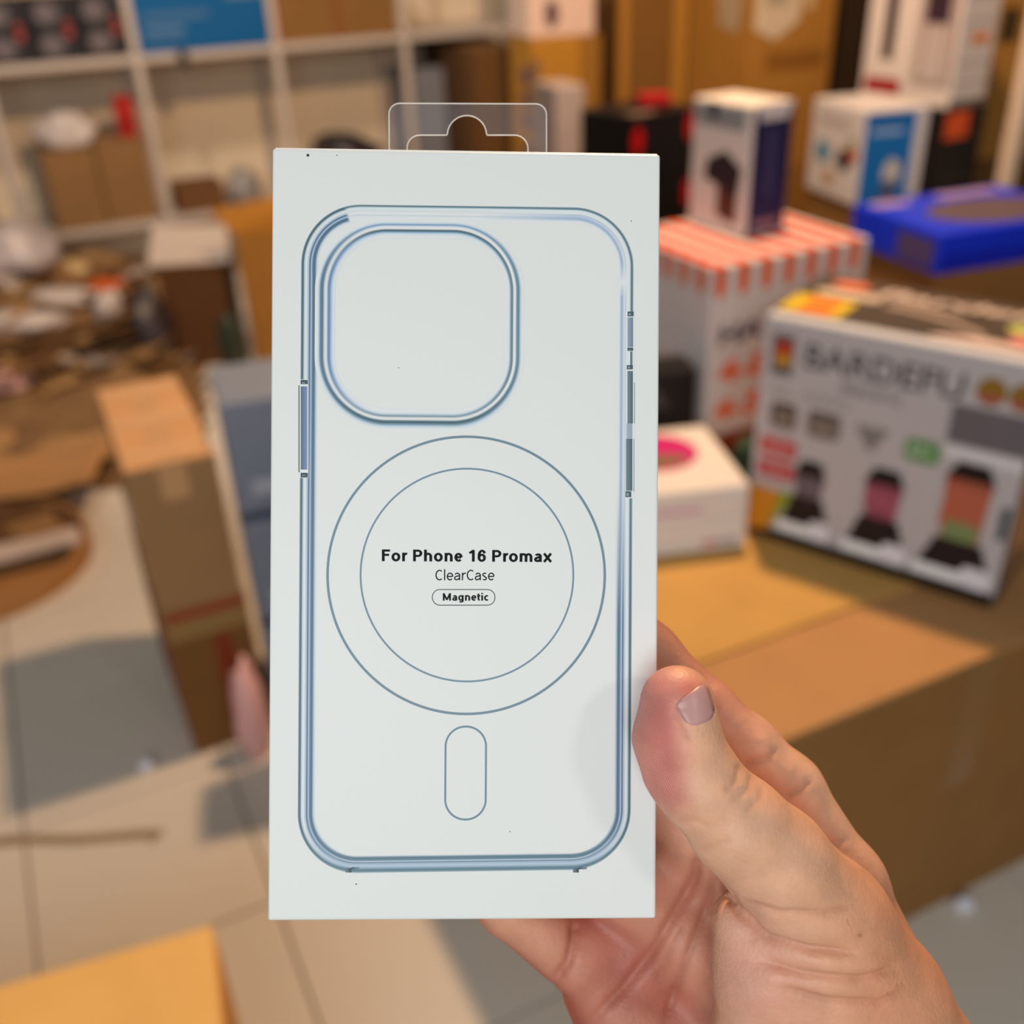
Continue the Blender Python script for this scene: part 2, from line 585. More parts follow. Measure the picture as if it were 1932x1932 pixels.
on_heap('plastic_bag', 'large crumpled pale grey plastic bag at the edge of the waste heap', 25, 500, 0.18, 0.15, 0.12, 21, mat('pale_film', (178, 164, 162), 0.35, 'plain', 0.5, 0.15, 18))
on_heap('foam_sheet', 'crumpled white foam sheet in the middle of the waste heap', 105, 565, 0.16, 0.10, 0.04, 22, mat('pale_foam', (196, 180, 172), 0.5))
on_heap('foam_sheet', 'long crumpled white foam wrap lower down the waste heap', 35, 610, 0.16, 0.09, 0.04, 23, mat('pale_foam', (196, 180, 172), 0.5))
on_heap('paper_wad', 'small upright wad of white paper next to the orange packet', 205, 590, 0.045, 0.07, 0.07, 24, mat('pale_foam', (196, 180, 172), 0.5))
on_heap('orange_packet', 'small orange and red packet on the waste heap', 205, 545, 0.08, 0.045, 0.04, 25, mat('orange_foil', (196, 84, 24), 0.4))
on_heap('cream_bag', 'small cream paper bag on the waste heap below the shelf', 140, 512, 0.065, 0.045, 0.04, 26, mat('cream_paper', (196, 162, 112), 0.7))
on_heap('red_white_packet', 'red and white packet at the foot of the waste heap', 20, 722, 0.09, 0.06, 0.04, 27, mat('pale_pink_foil', (200, 150, 140), 0.4))
on_heap('dark_bag', 'dark purple grey bag leaning on the dark open carton', 296, 668, 0.075, 0.09, 0.17, 28, film_d)

# dark open carton with its pale flaps, yellow carton behind the held box
dc = on_z(334, 694, 0)
b = bx('open_carton', 'dark brown open carton with a pale printed flap lifted', 'box', dc, 6, 0.25, 0.24, 0.41, board((92, 58, 30)))
bm = bmesh.new()
vs = [bm.verts.new(p) for p in ((-0.03, 0.0, 0.412), (0.28, -0.01, 0.412), (0.265, 0.13, 0.52), (-0.01, 0.13, 0.53), (-0.03, 0.005, 0.408), (0.28, -0.005, 0.408), (0.265, 0.135, 0.516), (-0.01, 0.135, 0.526))]
for f in ((0, 1, 2, 3), (7, 6, 5, 4), (0, 4, 5, 1), (1, 5, 6, 2), (2, 6, 7, 3), (3, 7, 4, 0)):
    bm.faces.new([vs[i] for i in f])
link('pale_flap', from_bm(bm, 'pale_flap'), paint((184, 164, 150), 0.6), b.o)
gc = on_z(468, 712, 0) + Vector((0.03, 0.04, 0))
b = bx('golden_carton', 'tall golden brown carton with a raised flap behind the held box', 'box', gc, 8, 0.336, 0.28, 0.541, board((156, 106, 44)))
bm = bmesh.new()
vs = [bm.verts.new(p) for p in ((-0.073, 0.015, 0.628), (0.336, -0.015, 0.694), (0.336, 0.000, 0.542), (0.000, 0.000, 0.542), (-0.073, 0.019, 0.628), (0.336, -0.010, 0.694), (0.336, 0.004, 0.542), (0.000, 0.004, 0.542))]
for f in ((0, 1, 2, 3), (7, 6, 5, 4), (0, 4, 5, 1), (1, 5, 6, 2), (2, 6, 7, 3), (3, 7, 4, 0)):
    bm.faces.new([vs[i] for i in reversed(f)])
link('raised_flap', from_bm(bm, 'raised_flap'), board((184, 122, 44)), b.o)
tag(crumple('green_bag', on_z(468, 718, 0) + Vector((-0.005, -0.1, 0)), 0.05, 0.06, 0.19, 31, mat('green_film', (48, 54, 40), 0.4)), 'dark green crumpled bag in front of the golden brown carton', 'bag')

# flattened cartons lying in front of the heap
def flat(label, px, py, z, wd, dp, rz, bend, rgb, seed, tilt=(0, 0), t=0.006):
    o = link('cardboard_sheet', sheet_me('cardboard_sheet', wd, dp, bend, 0.010, seed, t, 11), board(rgb), None, True)
    o.location = on_z(px, py, z)
    o.rotation_euler = (tilt[0], tilt[1], rz)
    return tag(o, label, 'cardboard', 'flattened cartons on the floor')


flat('wide flattened brown carton lying under the other sheets', 95, 800, 0.004, 0.72, 0.55, 0.35, 0.015, (146, 104, 66), 41)
flat('flattened brown carton with a lifted edge on the wide sheet', 60, 850, 0.03, 0.58, 0.4, 0.2, 0.05, (166, 122, 78), 42)
flat('upper flattened carton with curled ends lying over the lifted sheet', 40, 905, 0.07, 0.5, 0.27, 0.1, 0.07, (178, 130, 82), 43)
# round bundle: a fibre drum lid full of scraps, cut by the frame
drum = thing('round_tray', 'round brown fibreboard tray holding torn scraps on the floor', 'tray', on_z(-40, 1075, 0))
n = 40
prof = [(0.0, 0.012), (0.285, 0.012), (0.285, 0.06), (0.292, 0.063), (0.298, 0.06), (0.298, 0.0), (0.0, 0.0)]
V_, F_ = [], []
for i in range(n):
    a = 2 * pi * i / n
    for r_, z_ in prof[1:-1]:
        V_.append((r_ * cos(a), r_ * sin(a), z_))
m_ = len(prof) - 2
for i in range(n):
    j = (i + 1) % n
    for k_ in range(m_ - 1):
        F_.append([i * m_ + k_, j * m_ + k_, j * m_ + k_ + 1, i * m_ + k_ + 1][::-1])
F_.append([i * m_ for i in range(n)])
F_.append([i * m_ + m_ - 1 for i in range(n)][::-1])
link('tray_body', mesh('tray_body', V_, F_), board((168, 118, 70)), drum)
rt_ = Vector(drum.location)
o = link('white_carton_strip', sheet_me('white_carton_strip', 0.30, 0.08, 0.0, 0.006, 51, 0.012, 7), paint((206, 184, 172), 0.6))
o.location = on_z(40, 1040, 0.066)
o.rotation_euler = (0, 0, 0.42)
tag(o, 'white folded carton strip lying across the round tray', 'cardboard')
o = link('cardboard_scrap', scr[0].copy(), cb[0])
o.location = rt_ + Vector((0.06, 0.06, 0.016))
o.rotation_euler = (0.1, 0, 0.6)
tag(o, 'brown cardboard scrap lying inside the round tray', 'cardboard')
o = link('cardboard_scrap', scr[1].copy(), cb[3])
o.location = rt_ + Vector((0.02, 0.22, 0.03))
o.rotation_euler = (0.12, 0.1, 0.2)
tag(o, 'dark cardboard scrap at the far rim of the round tray', 'cardboard')

# small things on the tiles
wht = mat('white_foam', (232, 230, 240), 0.5)
tag(crumple('foam_crumb', on_z(278, 1448, 0), 0.014, 0.013, 0.014, 61, wht), 'tiny white foam crumb on the tiles near the striped carton', 'crumb')
tag(crumple('foam_crumb', on_z(1815, 1712, 0), 0.016, 0.013, 0.014, 62, wht), 'tiny white foam crumb on the tiles under the big carton', 'crumb')
pts = [(-30, 1590), (60, 1584), (150, 1585), (230, 1578), (285, 1574), (300, 1580)]
P_ = [on_z(x, y, 0) for x, y in pts]
V_, F_ = [], []
for i, p in enumerate(P_):
    t_ = (P_[min(i + 1, len(P_) - 1)] - P_[max(i - 1, 0)]).normalized()
    s_ = Vector((-t_.y, t_.x, 0)) * (0.013 if i < 5 else 0.02)
    V_ += [p + s_, p + s_ * .6 + Vector((0, 0, .0035)), p - s_ * .6 + Vector((0, 0, .0035)), p - s_]
for i in range(len(P_) - 1):
    for k_ in range(3):
        a = i * 4 + k_
        F_.append([a, a + 1, a + 5, a + 4])
tag(link('packing_strap', mesh('packing_strap', V_, F_), mat('dull_strap', (150, 128, 98), 0.6)), 'dull beige packing strap lying flat across the floor tiles', 'strap')

# ------------------------------------------------------------------ right side: the stock table made of big cartons
TZ = 0.56
b = Box('big_carton', 'big brown carton used as a table, its flaps closed, under the blender box', 'box', uv(0.528, 0.771), AX, 1.30, 0.62, TZ - 0.012, board((150, 106, 58)), bevel=0.004)
fl = board((186, 136, 86))
fy = board((202, 154, 84))
link('top_flap', box_me('top_flap', 0.0, 1.30, 0.0, 0.30, TZ - 0.012, TZ - 0.006), fl, b.o)
link('top_flap', box_me('top_flap', 0.0, 1.30, 0.182, 0.62, TZ - 0.006, TZ), fy, b.o)
link('packing_tape', box_me('packing_tape', 0.55, 0.61, -0.001, 0, 0.3, TZ - 0.006), tape_mat((150, 110, 66)), b.o)
b = Box('big_carton', 'second big brown carton standing behind the table carton', 'box', uv(0.75, 1.395), AX, 1.30, 0.60, TZ - 0.005, board((160, 118, 68)), bevel=0.004)
b.seam(tape=None)

# white boxes with magenta print
wa = radians(8.3)
wu = Vector((cos(wa), sin(wa), 0))
wB = on_z(1405, 1032, TZ)
wo = wB - wu * 0.25
for i in range(2):
    b = Box('white_box', ['lower white box with small pink mark, under the magenta printed lid', 'upper white box with magenta print on its lid beside the blender box'][i], 'box', Vector((wo.x, wo.y, TZ + 0.001 + 0.061 * i)), 8.3, 0.25, 0.235, 0.060, paint((232, 222, 214), 0.5), group='white boxes on the table')
    if i:
        b.oval('T', 0.52, 0.62, 0.30, 0.30, (206, 40, 120), 'printed_shape')
        b.oval('T', 0.50, 0.48, 0.22, 0.09, (120, 110, 70), 'printed_shape')
        b.rect('F', 0.30, 0.30, 0.68, 0.45, (214, 160, 190), 'printed_line')
    else:
        b.rect('F', 0.70, 0.18, 0.78, 0.36, (226, 120, 130), 'printed_mark')
        b.rect('F', 0.79, 0.18, 0.94, 0.36, (170, 160, 160), 'printed_line')

# black pack with yellow print, white wrap and green pack squeezed behind the white boxes
b = Box('black_pack', 'black pack with yellow printed marks between white box and striped box', 'package', Vector((0.228, 1.74, TZ + 0.001)), 8, 0.125, 0.08, 0.21, paint((24, 20, 20)))
b.rect('F', 0.42, 0.30, 0.80, 0.42, (180, 130, 30), 'printed_mark')
b.rect('F', 0.10, 0.52, 0.30, 0.62, (160, 116, 30), 'printed_mark')
b.poly('F', [(0.1, 0.70), (0.6, 0.66), (0.3, 0.95)], (70, 62, 66), 'printed_shape')
b = Box('green_pack', 'small dark green pack beside the white box', 'package', Vector((0.425, 1.60, TZ + 0.001)), 60, 0.06, 0.035, 0.12, paint((44, 66, 48)))
tag(crumple('white_wrap', Vector((0.338, 1.712, TZ + 0.001)), 0.03, 0.022, 0.06, 71, mat('white_wrap', (232, 214, 200), 0.5)), 'crumpled white wrap between the white box and the blender box', 'wrap')

# orange striped box
so = on_z(1347, 508, 0.95)
b = Box('striped_box', 'white box with orange awning stripes on its lid under the navy box', 'box', Vector((so.x, so.y, TZ + 0.001)), 26, 0.366, 0.31, 0.389, paint((216, 206, 204), 0.5))
n = 7
for i in range(n):
    b.rect('T', (i + 0.08) / n, 0, (i + 0.60) / n, 1.0, (222, 74, 8), 'printed_stripe', 0.8)
    pts = [((i + 0.08) / n, 1.0), ((i + 0.08) / n, 0.90), ((i + 0.16) / n, 0.865), ((i + 0.32) / n, 0.85), ((i + 0.48) / n, 0.865), ((i + 0.56) / n, 0.90), ((i + 0.56) / n, 1.0)]
    b.poly('F', pts[::-1], (232, 98, 34), 'printed_stripe')
for i in range(6):
    pts = [((i + 0.08) / 6, 1.0), ((i + 0.08) / 6, 0.90), ((i + 0.32) / 6, 0.85), ((i + 0.56) / 6, 0.90), ((i + 0.56) / 6, 1.0)]
    b.poly('L', pts[::-1], (232, 98, 34), 'printed_stripe')
b.text('F', 'HAY', 0.06, 0.62, 0.40, 0.10, (70, 64, 84), 0.03)
b.text('F', '4-8', 0.06, 0.42, 0.34, 0.12, (236, 100, 40), 0.04)
b.text('F', '4-5', 0.05, 0.22, 0.32, 0.12, (236, 100, 40), 0.04)
b.rect('F', 0.0, 0.0, 0.6, 0.14, (150, 60, 30), 'printed_band')
# navy box on it
no = on_z(1402, 449, 0.952)
b = Box('navy_box', 'narrow white and navy box standing on the orange striped box', 'box', Vector((no.x, no.y, 0.9515)), 30, 0.105, 0.165, 0.240, paint((228, 216, 206), 0.5))
b.rect('F', 0.06, 0.02, 0.98, 0.97, (40, 36, 78), 'printed_panel')
b.poly('F', [(0.16, 1.0), (0.2, 0.88), (0.85, 0.88), (0.95, 1.0)], (228, 216, 214), 'closing_tab')
b.rect('F', 0.40, 0.30, 0.62, 0.82, (66, 60, 100), 'printed_line')
b.rect('F', 0.20, 0.05, 0.80, 0.12, (150, 110, 130), 'printed_line')
b.rect('L', 0.05, 0.80, 0.9, 0.96, (150, 150, 150), 'printed_panel')
b.rect('L', 0.30, 0.86, 0.44, 0.99, (50, 46, 50), 'printed_mark')
b.poly('L', [(0.25, 0.40), (0.85, 0.30), (0.9, 0.52), (0.6, 0.64), (0.3, 0.55)], (52, 38, 44), 'printed_product')
b.poly('L', [(0.5, 0.12), (0.85, 0.08), (0.85, 0.30), (0.5, 0.36)], (96, 54, 44), 'printed_product')

# the big blender box
bo = on_z(1408, 1003, TZ)
BW, BD, BH = 0.408, 0.225, 0.395
b = Box('blender_box', 'large white box printed with three black blenders on the carton table', 'box', Vector((bo.x, bo.y, TZ + 0.001)), -38.3, BW, BD, BH, paint((216, 212, 216), 0.4))
b.w = 0.45                                   # the print below is measured on a 0.45 m wide front
E = BW / b.w
# front print
b.rect('F', 0.0, 0.0, E, 0.99, (196, 188, 190), 'printed_panel')
b.rect('F', 0, 0, E, 0.055, (26, 22, 22), 'printed_band')
b.rect('F', 0.035, 0.76, 0.115, 0.93, (90, 86, 92), 'printed_flag')
b.rect('F', 0.048, 0.845, 0.105, 0.90, (196, 66, 34), 'printed_flag')
b.rect('F', 0.048, 0.80, 0.105, 0.845, (206, 150, 50), 'printed_flag')
b.text('F', 'BARDEFU', 0.155, 0.815, 0.53, 0.105, (84, 84, 88), 0.02)
b.text('F', 'electric', 0.29, 0.745, 0.21, 0.05, (110, 106, 112), 0.01)
b.text('F', 'SL 4000', 0.05, 0.675, 0.28, 0.04, (150, 146, 142), 0.0)
for a0, wd, c1 in ((0.05, 0.10, (106, 92, 84)), (0.19, 0.12, (112, 100, 98))):
    b.pill('F', a0, 0.53, a0 + wd, 0.645, c1, 'printed_icon', 0.2)
    b.rect('F', a0 + 0.02, 0.56, a0 + wd - 0.02, 0.585, (160, 146, 130), 'printed_icon')
b.poly('F', [(0.36, 0.63), (0.48, 0.63), (0.43, 0.53), (0.41, 0.53)], (138, 132, 130), 'printed_icon')
b.pill('F', 0.535, 0.535, 0.65, 0.625, (74, 140, 58), 'printed_badge', 0.3)
b.text('F', 'BPA', 0.552, 0.562, 0.08, 0.036, (206, 222, 200), 0.02)
for t0 in (0.40, 0.295):
    b.pill('F', 0.02, t0, 0.165, t0 + 0.085, (196, 74, 76), 'printed_badge', 0.3)
    b.rect('F', 0.04, t0 + 0.03, 0.145, t0 + 0.05, (216, 150, 150), 'printed_line')
b.rect('F', 0.66, 0.645, E, 0.80, (112, 104, 110), 'printed_panel')
b.rect('F', 0.66, 0.59, E, 0.635, (226, 222, 224), 'printed_line')
for ca in (0.765, 0.862):
    b.oval('F', ca, 0.87, 0.046, 0.054, (150, 112, 40), 'printed_badge')
    b.rect('F', ca - 0.035, 0.83, ca + 0.035, 0.856, (180, 84, 80), 'printed_badge')
b.poly('F', [(0.0, 0.03), (0.09, 0.05), (0.135, 0.24), (0.0, 0.25)], (214, 140, 40), 'printed_fruit')
b.poly('F', [(0.09, 0.06), (0.14, 0.16), (0.17, 0.25), (0.12, 0.25)], (150, 160, 60), 'printed_fruit')
for a0, wd, jar, tt in ((0.13, 0.19, (108, 96, 104), 0.42), (0.38, 0.22, (150, 78, 96), 0.47), (0.635, 0.25, (172, 92, 70), 0.58)):
    ca = a0 + wd / 2
    b.poly('F', [(a0, 0.10), (a0 + wd, 0.10), (ca + wd * .30, 0.25), (ca - wd * .30, 0.25)], (38, 30, 32), 'printed_base')
    b.rect('F', a0 - 0.01, 0.065, a0 + wd * 0.62, 0.115, (252, 250, 252), 'printed_base')
    b.pill('F', a0 + wd * 0.60, 0.06, a0 + wd * 1.0, 0.15, (240, 234, 242), 'printed_base', 0.3)
    b.poly('F', [(ca - wd * .24, 0.25), (ca + wd * .24, 0.25), (ca + wd * .30, tt - 0.07), (ca - wd * .30, tt - 0.07)], jar, 'printed_jar')
    b.poly('F', [(ca - wd * .30, 0.30), (ca + wd * .26, 0.27), (ca + wd * .28, tt - 0.11), (ca - wd * .27, tt - 0.10)], tuple(min(255, int(v * 1.12)) for v in jar), 'printed_jar')
    b.poly('F', [(ca - wd * .32, tt - 0.07), (ca + wd * .32, tt - 0.07), (ca + wd * .20, tt), (ca - wd * .18, tt)], (34, 28, 30), 'printed_lid')
    if a0 > 0.6:
        b.rect('F', ca - wd * .22, 0.25, ca + wd * .22, 0.33, (130, 146, 96), 'printed_jar')
b.rect('F', 0.872, 0.30, 0.90, 0.44, (70, 84, 88), 'printed_panel')
# top print
b.rect('T', 0.0, 0.10, E, 1.0, (78, 66, 56), 'printed_panel')
b.rect('T', 0.01, 0.12, 0.23, 0.50, (222, 190, 40), 'printed_label')
b.rect('T', 0.07, 0.14, 0.19, 0.46, (238, 128, 46), 'printed_label')
b.pill('T', 0.05, 0.56, 0.29, 0.70, (214, 192, 172), 'printed_badge')
b.oval('T', 0.14, 0.84, 0.07, 0.09, (226, 120, 84), 'printed_badge')
b.text('T', 'Bardefu', 0.25, 0.72, 0.60, 0.17, (222, 198, 186), 0.02, 0.2)
b.rect('T', 0.33, 0.62, 0.56, 0.66, (190, 168, 154), 'printed_line')
n = 14
hp_ = [(0.32 + 0.36 * i / n, 0.50 - 0.26 * (i / n) ** 2.2) for i in range(n + 1)]
b.poly('T', hp_ + [(x, y + 0.075) for x, y in hp_[::-1]], (176, 152, 140), 'carry_handle')
b.poly('T', [(0.52, 0.10), (0.88, 0.10), (0.86, 0.19), (0.70, 0.24), (0.56, 0.17)], (222, 196, 186), 'printed_shape')
b.pill('T', 0.72, 0.42, 0.90, 0.62, (196, 196, 112), 'printed_badge')
b.pill('T', 0.75, 0.24, 0.90, 0.38, (230, 128, 124), 'printed_badge')
b.w = BW
b.rect('R', 0.0, 0.0, 1.0, 0.98, (150, 116, 92), 'printed_panel')
b.rect('R', 0.0, 0.0, 1.0, 0.055, (26, 22, 22), 'printed_band')


def under(name, label, B, C, ang, base, rgb=(140, 100, 54), inset=0.01, z0=0.0):
    """carton that carries a box, from z0 up to the box's base"""
    d = Vector((cos(radians(ang)), sin(radians(ang)), 0)) * inset + Vector((-sin(radians(ang)), cos(radians(ang)), 0)) * inset
    return Box(name, label, 'box', Vector((C.x + d.x, C.y + d.y, z0)), ang, B[0] - 2 * inset, B[1] - 2 * inset, base - 0.001 - z0, board(rgb))


# royal blue flat box behind it
c0 = at(1778, 443, 2.08)
bh = 0.085
C = Vector((c0.x, c0.y, c0.z - bh))
b = Box('blue_flat_box', 'royal blue flat box with a brown oval printed on its lid', 'box', C, 19, 0.40, 0.29, bh, paint((18, 52, 225), 0.4))
b.oval('T', 0.58, 0.40, 0.40, 0.34, (98, 80, 88), 'printed_oval')
b.pill('T', 0.05, 0.80, 0.30, 0.97, (168, 140, 188), 'printed_badge')
b.pill('T', 0.50, 0.82, 0.92, 0.97, (168, 140, 188), 'printed_badge')
b.rect('F', 0.02, 0.1, 0.98, 0.45, (10, 34, 190), 'printed_band')
b.rect('L', 0.55, 0.1, 0.95, 0.8, (84, 70, 120), 'printed_panel')
under('brown_carton', 'brown carton carrying the royal blue flat box', (0.40, 0.29), C, 19, C.z, z0=TZ + 0.001)

# white and blue kitchen box
c0 = at(1634, 209, 2.55)
bh = 0.235
C = Vector((c0.x, c0.y, c0.z - bh))
b = Box('kitchen_box', 'white and sky blue product box with a food picture on its side', 'box', C, 14, 0.185, 0.25, bh, paint((214, 206, 206), 0.45))
b.rect('F', 0.03, 0.02, 0.80, 0.96, (28, 110, 184), 'printed_panel')
b.rect('F', 0.14, 0.74, 0.62, 0.80, (150, 176, 210), 'printed_line')
b.rect('F', 0.05, 0.86, 0.78, 0.92, (22, 92, 164), 'printed_line')
b.oval('F', 0.52, 0.32, 0.14, 0.16, (204, 196, 190), 'printed_product')
b.poly('F', [(0.38, 0.04), (0.62, 0.04), (0.58, 0.26), (0.42, 0.26)], (90, 90, 110), 'printed_product')
b.oval('L', 0.28, 0.46, 0.14, 0.12, (70, 140, 176), 'printed_fruit')
b.oval('L', 0.70, 0.44, 0.14, 0.12, (52, 48, 66), 'printed_product')
b.oval('L', 0.86, 0.52, 0.09, 0.09, (190, 84, 44), 'printed_fruit')
b.oval('L', 0.82, 0.64, 0.06, 0.06, (112, 150, 44), 'printed_fruit')
b.oval('L', 0.45, 0.20, 0.12, 0.08, (190, 150, 110), 'printed_fruit')
b.rect('L', 0.15, 0.78, 0.75, 0.84, (176, 168, 162), 'printed_line')
under('brown_carton', 'brown carton carrying the white and sky blue product box', (0.185, 0.25), C, 14, C.z)

# tall white boxes on a black box
c0 = at(1787, 207, 2.8)
TB = Vector((c0.x, c0.y, c0.z))
b = Box('tall_box', 'tall white box with whisk picture and orange label on the black box', 'box', TB, 30, 0.15, 0.155, 0.5, paint((222, 208, 202), 0.45), group='tall white boxes')
for t0 in (0.12, 0.22, 0.42, 0.55):
    b.rect('F', 0.08, t0, 0.92, t0 + 0.012, (190, 172, 166), 'printed_line')
b.rect('F', 0.34, 0.32, 0.80, 0.37, (232, 130, 50), 'printed_label')
b.rect('F', 0.0, 0.0, 1.0, 0.04, (120, 106, 100), 'printed_band')
b.rect('L', 0.12, 0.10, 0.94, 0.95, (170, 152, 148), 'printed_panel')
b.rect('L', 0.25, 0.42, 0.75, 0.60, (60, 40, 54), 'printed_product')
for a0 in (0.30, 0.56):
    b.poly('L', [(a0, 0.14), (a0 + 0.16, 0.14), (a0 + 0.13, 0.40), (a0 + 0.03, 0.40)], (206, 192, 190), 'printed_whisk')
vv = Vector((-sin(radians(30)), cos(radians(30)), 0))
b2 = Box('tall_box', 'tall white box with a dark wand picture and a red banner', 'box', TB + vv * 0.158, 30, 0.15, 0.155, 0.5, paint((222, 208, 202), 0.45), group='tall white boxes')
b2.rect('L', 0.10, 0.04, 0.92, 0.12, (160, 26, 32), 'printed_banner')
b2.poly('L', [(0.40, 0.22), (0.66, 0.22), (0.68, 0.95), (0.40, 0.95)], (58, 36, 40), 'printed_product')
b3 = Box('black_box', 'black product box with a bright orange label under the tall white boxes', 'box', Vector((TB.x, TB.y, TB.z - 0.24)), 30, 0.17, 0.315, 0.239, paint((26, 22, 24), 0.4))
b3.rect('F', 0.02, 0.66, 0.60, 0.96, (228, 88, 38), 'printed_label')
b3.rect('F', 0.1, 0.2, 0.8, 0.24, (60, 54, 54), 'printed_line')
under('brown_carton', 'brown carton carrying the black box with the orange label', (0.17, 0.315), TB, 30, TB.z - 0.24)

# black boxes with red logo and a white box beside them
c0 = at(1201, 221, 2.45)
C = Vector((c0.x, c0.y, c0.z - 0.16))
for i in range(2):
    b = Box('black_box', ['lower black box with red marks behind the navy box', 'upper black box with red round marks behind the navy box'][i], 'box', Vector((c0.x, c0.y, c0.z - 0.322 + 0.161 * i)), 38, 0.22, 0.20, 0.16, paint((20, 17, 18), 0.35), group='black boxes with red marks')
    b.oval('F', 0.03, 0.66, 0.09, 0.2, (190, 8, 12), 'printed_mark')
    b.oval('F', 0.86, 0.72, 0.07, 0.22, (190, 8, 12), 'printed_mark')
    if i:
        b.oval('T', 0.25, 0.2, 0.22, 0.12, (128, 104, 92), 'printed_label')
under('brown_carton', 'brown carton carrying the black boxes with red marks', (0.22, 0.20), c0, 38, c0.z - 0.322)
o = Box('red_pack', 'small red pack lying on the upper black box', 'package', Vector((c0.x, c0.y, c0.z + 0.001)) + Vector((0.03, 0.15, 0)), 10, 0.08, 0.05, 0.025, paint((180, 24, 26)))
c1 = at(1048, 165, 2.72)
C = Vector((c1.x, c1.y, c1.z - 0.4))
b = Box('pale_box', 'pale grey box standing behind the clear hanging tab', 'box', C, 20, 0.085, 0.15, 0.4, paint((180, 160, 152), 0.5))
under('brown_carton', 'brown carton carrying the pale grey box', (0.085, 0.15), C, 20, C.z)

# wall of shipping cartons at the back
def back(label, px, D, ang, w, d, z0, h, rgb, prints=()):
    c = at(px, 100, D)
    b = Box('shipping_carton', label, 'box', Vector((c.x, c.y, z0)), ang, w, d, h, board(rgb), group='shipping cartons at the back')
    return b


b = back('large shipping carton with torn white labels behind the kitchen box', 1415, 3.3, 25, 0.34, 0.34, 0.72, 0.75, (168, 116, 48))
b.poly('F', [(0.02, 0.60), (0.28, 0.55), (0.55, 0.62), (0.56, 0.80), (0.03, 0.80)], (212, 190, 164), 'paper_label')
b.rect('F', 0.14, 0.68, 0.40, 0.74, (170, 156, 130), 'printed_line')
b.rect('F', 0.60, 0.66, 0.72, 0.76, (200, 170, 128), 'paper_label')
b.poly('L', [(0.50, 0.60), (0.80, 0.58), (0.85, 0.76), (0.40, 0.78)], (176, 154, 124), 'paper_label')
b.rect('F', 0.2, 0.42, 0.9, 0.50, (140, 92, 36), 'printed_line')
b = back('lower shipping carton under the large labelled shipping carton', 1415, 3.3, 25, 0.34, 0.34, 0.0, 0.718, (150, 104, 46))
b = back('shipping carton with two pale tape bands at the back', 1165, 3.62, 12, 0.28, 0.33, 0.52, 1.0, (122, 82, 34))
b.rect('F', 0.02, 0.0, 0.14, 1.0, (170, 118, 48), 'packing_tape')
b.rect('F', 0.74, 0.0, 0.92, 1.0, (176, 124, 48), 'packing_tape')
b = back('lower shipping carton under the pale taped one', 1165, 3.62, 12, 0.28, 0.33, 0.0, 0.518, (122, 82, 34))
b = back('golden shipping carton with blue printed figures carrying a white box', 1002, 3.5, 14, 0.25, 0.28, 0.52, 0.625, (178, 124, 40))
b.rect('F', 0.70, 0.0, 1.0, 1.0, (150, 104, 40), 'printed_band')
for t0 in (0.40, 0.56, 0.68, 0.80):
    b.oval('L', 0.72, t0, 0.20, 0.05, (74, 66, 96), 'printed_figure')
b.rect('F', 0.0, 0.3, 0.12, 0.9, (120, 92, 70), 'printed_figure')
gcx = b.o.location.copy()
b = back('lower shipping carton under the golden one', 1002, 3.5, 14, 0.25, 0.28, 0.0, 0.518, (150, 104, 40))
b = Box('white_box', 'white box with a dark round mark on the golden shipping carton', 'box', Vector((gcx.x - 0.01, gcx.y + 0.01, 1.147)), 14, 0.24, 0.24, 0.2, paint((222, 192, 176), 0.5))
b.oval('F', 0.36, 0.36, 0.10, 0.22, (90, 60, 70), 'printed_mark')
b = back('dark shipping carton in the gap beside the golden shipping carton', 892, 3.85, 16, 0.2, 0.24, 0.0, 1.08, (92, 60, 26))
b = back('shipping carton with a black stamp next to the white post', 1852, 3.2, 18, 0.45, 0.34, 0.76, 0.75, (172, 122, 56))
b.rect('F', 0.12, 0.47, 0.28, 0.60, (70, 52, 32), 'printed_stamp')
b = back('lower shipping carton under the stamped one', 1852, 3.2, 18, 0.45, 0.34, 0.0, 0.758, (110, 76, 40))
b = back('dark narrow filler carton painting the shaded gap beside the tall boxes', 1598, 3.5, 25, 0.24, 0.26, 0.0, 1.5, (48, 34, 22))  # stands in for a dark gap, its shade put into the colour

pc = at(1912, 260, 2.85)
po = thing('rack_post', 'white square rack post beside the stamped shipping carton', 'post', Vector((pc.x, pc.y, 0)), radians(20))
link('upright', box_me('upright', -0.018, 0.018, -0.018, 0.018, 0.006, 1.75, 0.003), mat('white_paint', (226, 204, 182), 0.4), po)
link('base_plate', box_me('base_plate', -0.05, 0.05, -0.05, 0.05, 0.0, 0.006), mat('white_paint', (226, 204, 182), 0.4), po)

# ------------------------------------------------------------------ the held phone case box
BXW, BXH, BXT = 0.097, 0.19232, 0.020
bx_c = Vector((-0.0117341, -0.0059038, 0.2566528))         # centre of the front face: right, up, forward of the lens
ax_x = RT * 0.9995507 + UP * -0.0059148 + FWD * 0.0293836
ax_y = RT * 0.0059171 + UP * 0.9999825 + FWD * 0.0000084
ax_z = -(RT * -0.0293831 + UP * 0.0001655 + FWD * 0.9995682)  # out of the front face, towards the lens
face_c = CAM + RT * bx_c.x + UP * bx_c.y + FWD * bx_c.z
HB = Matrix((ax_x, ax_y, ax_z)).transposed().to_4x4()
HB.translation = face_c - ax_y * (BXH / 2) - ax_z * (BXT / 2)   # centre of the base
held = thing('phone_case_box', 'white phone case box with a printed clear case outline, held in a hand', 'box')
held.matrix_world = HB
FZ = BXT / 2                                               # local z of the front face


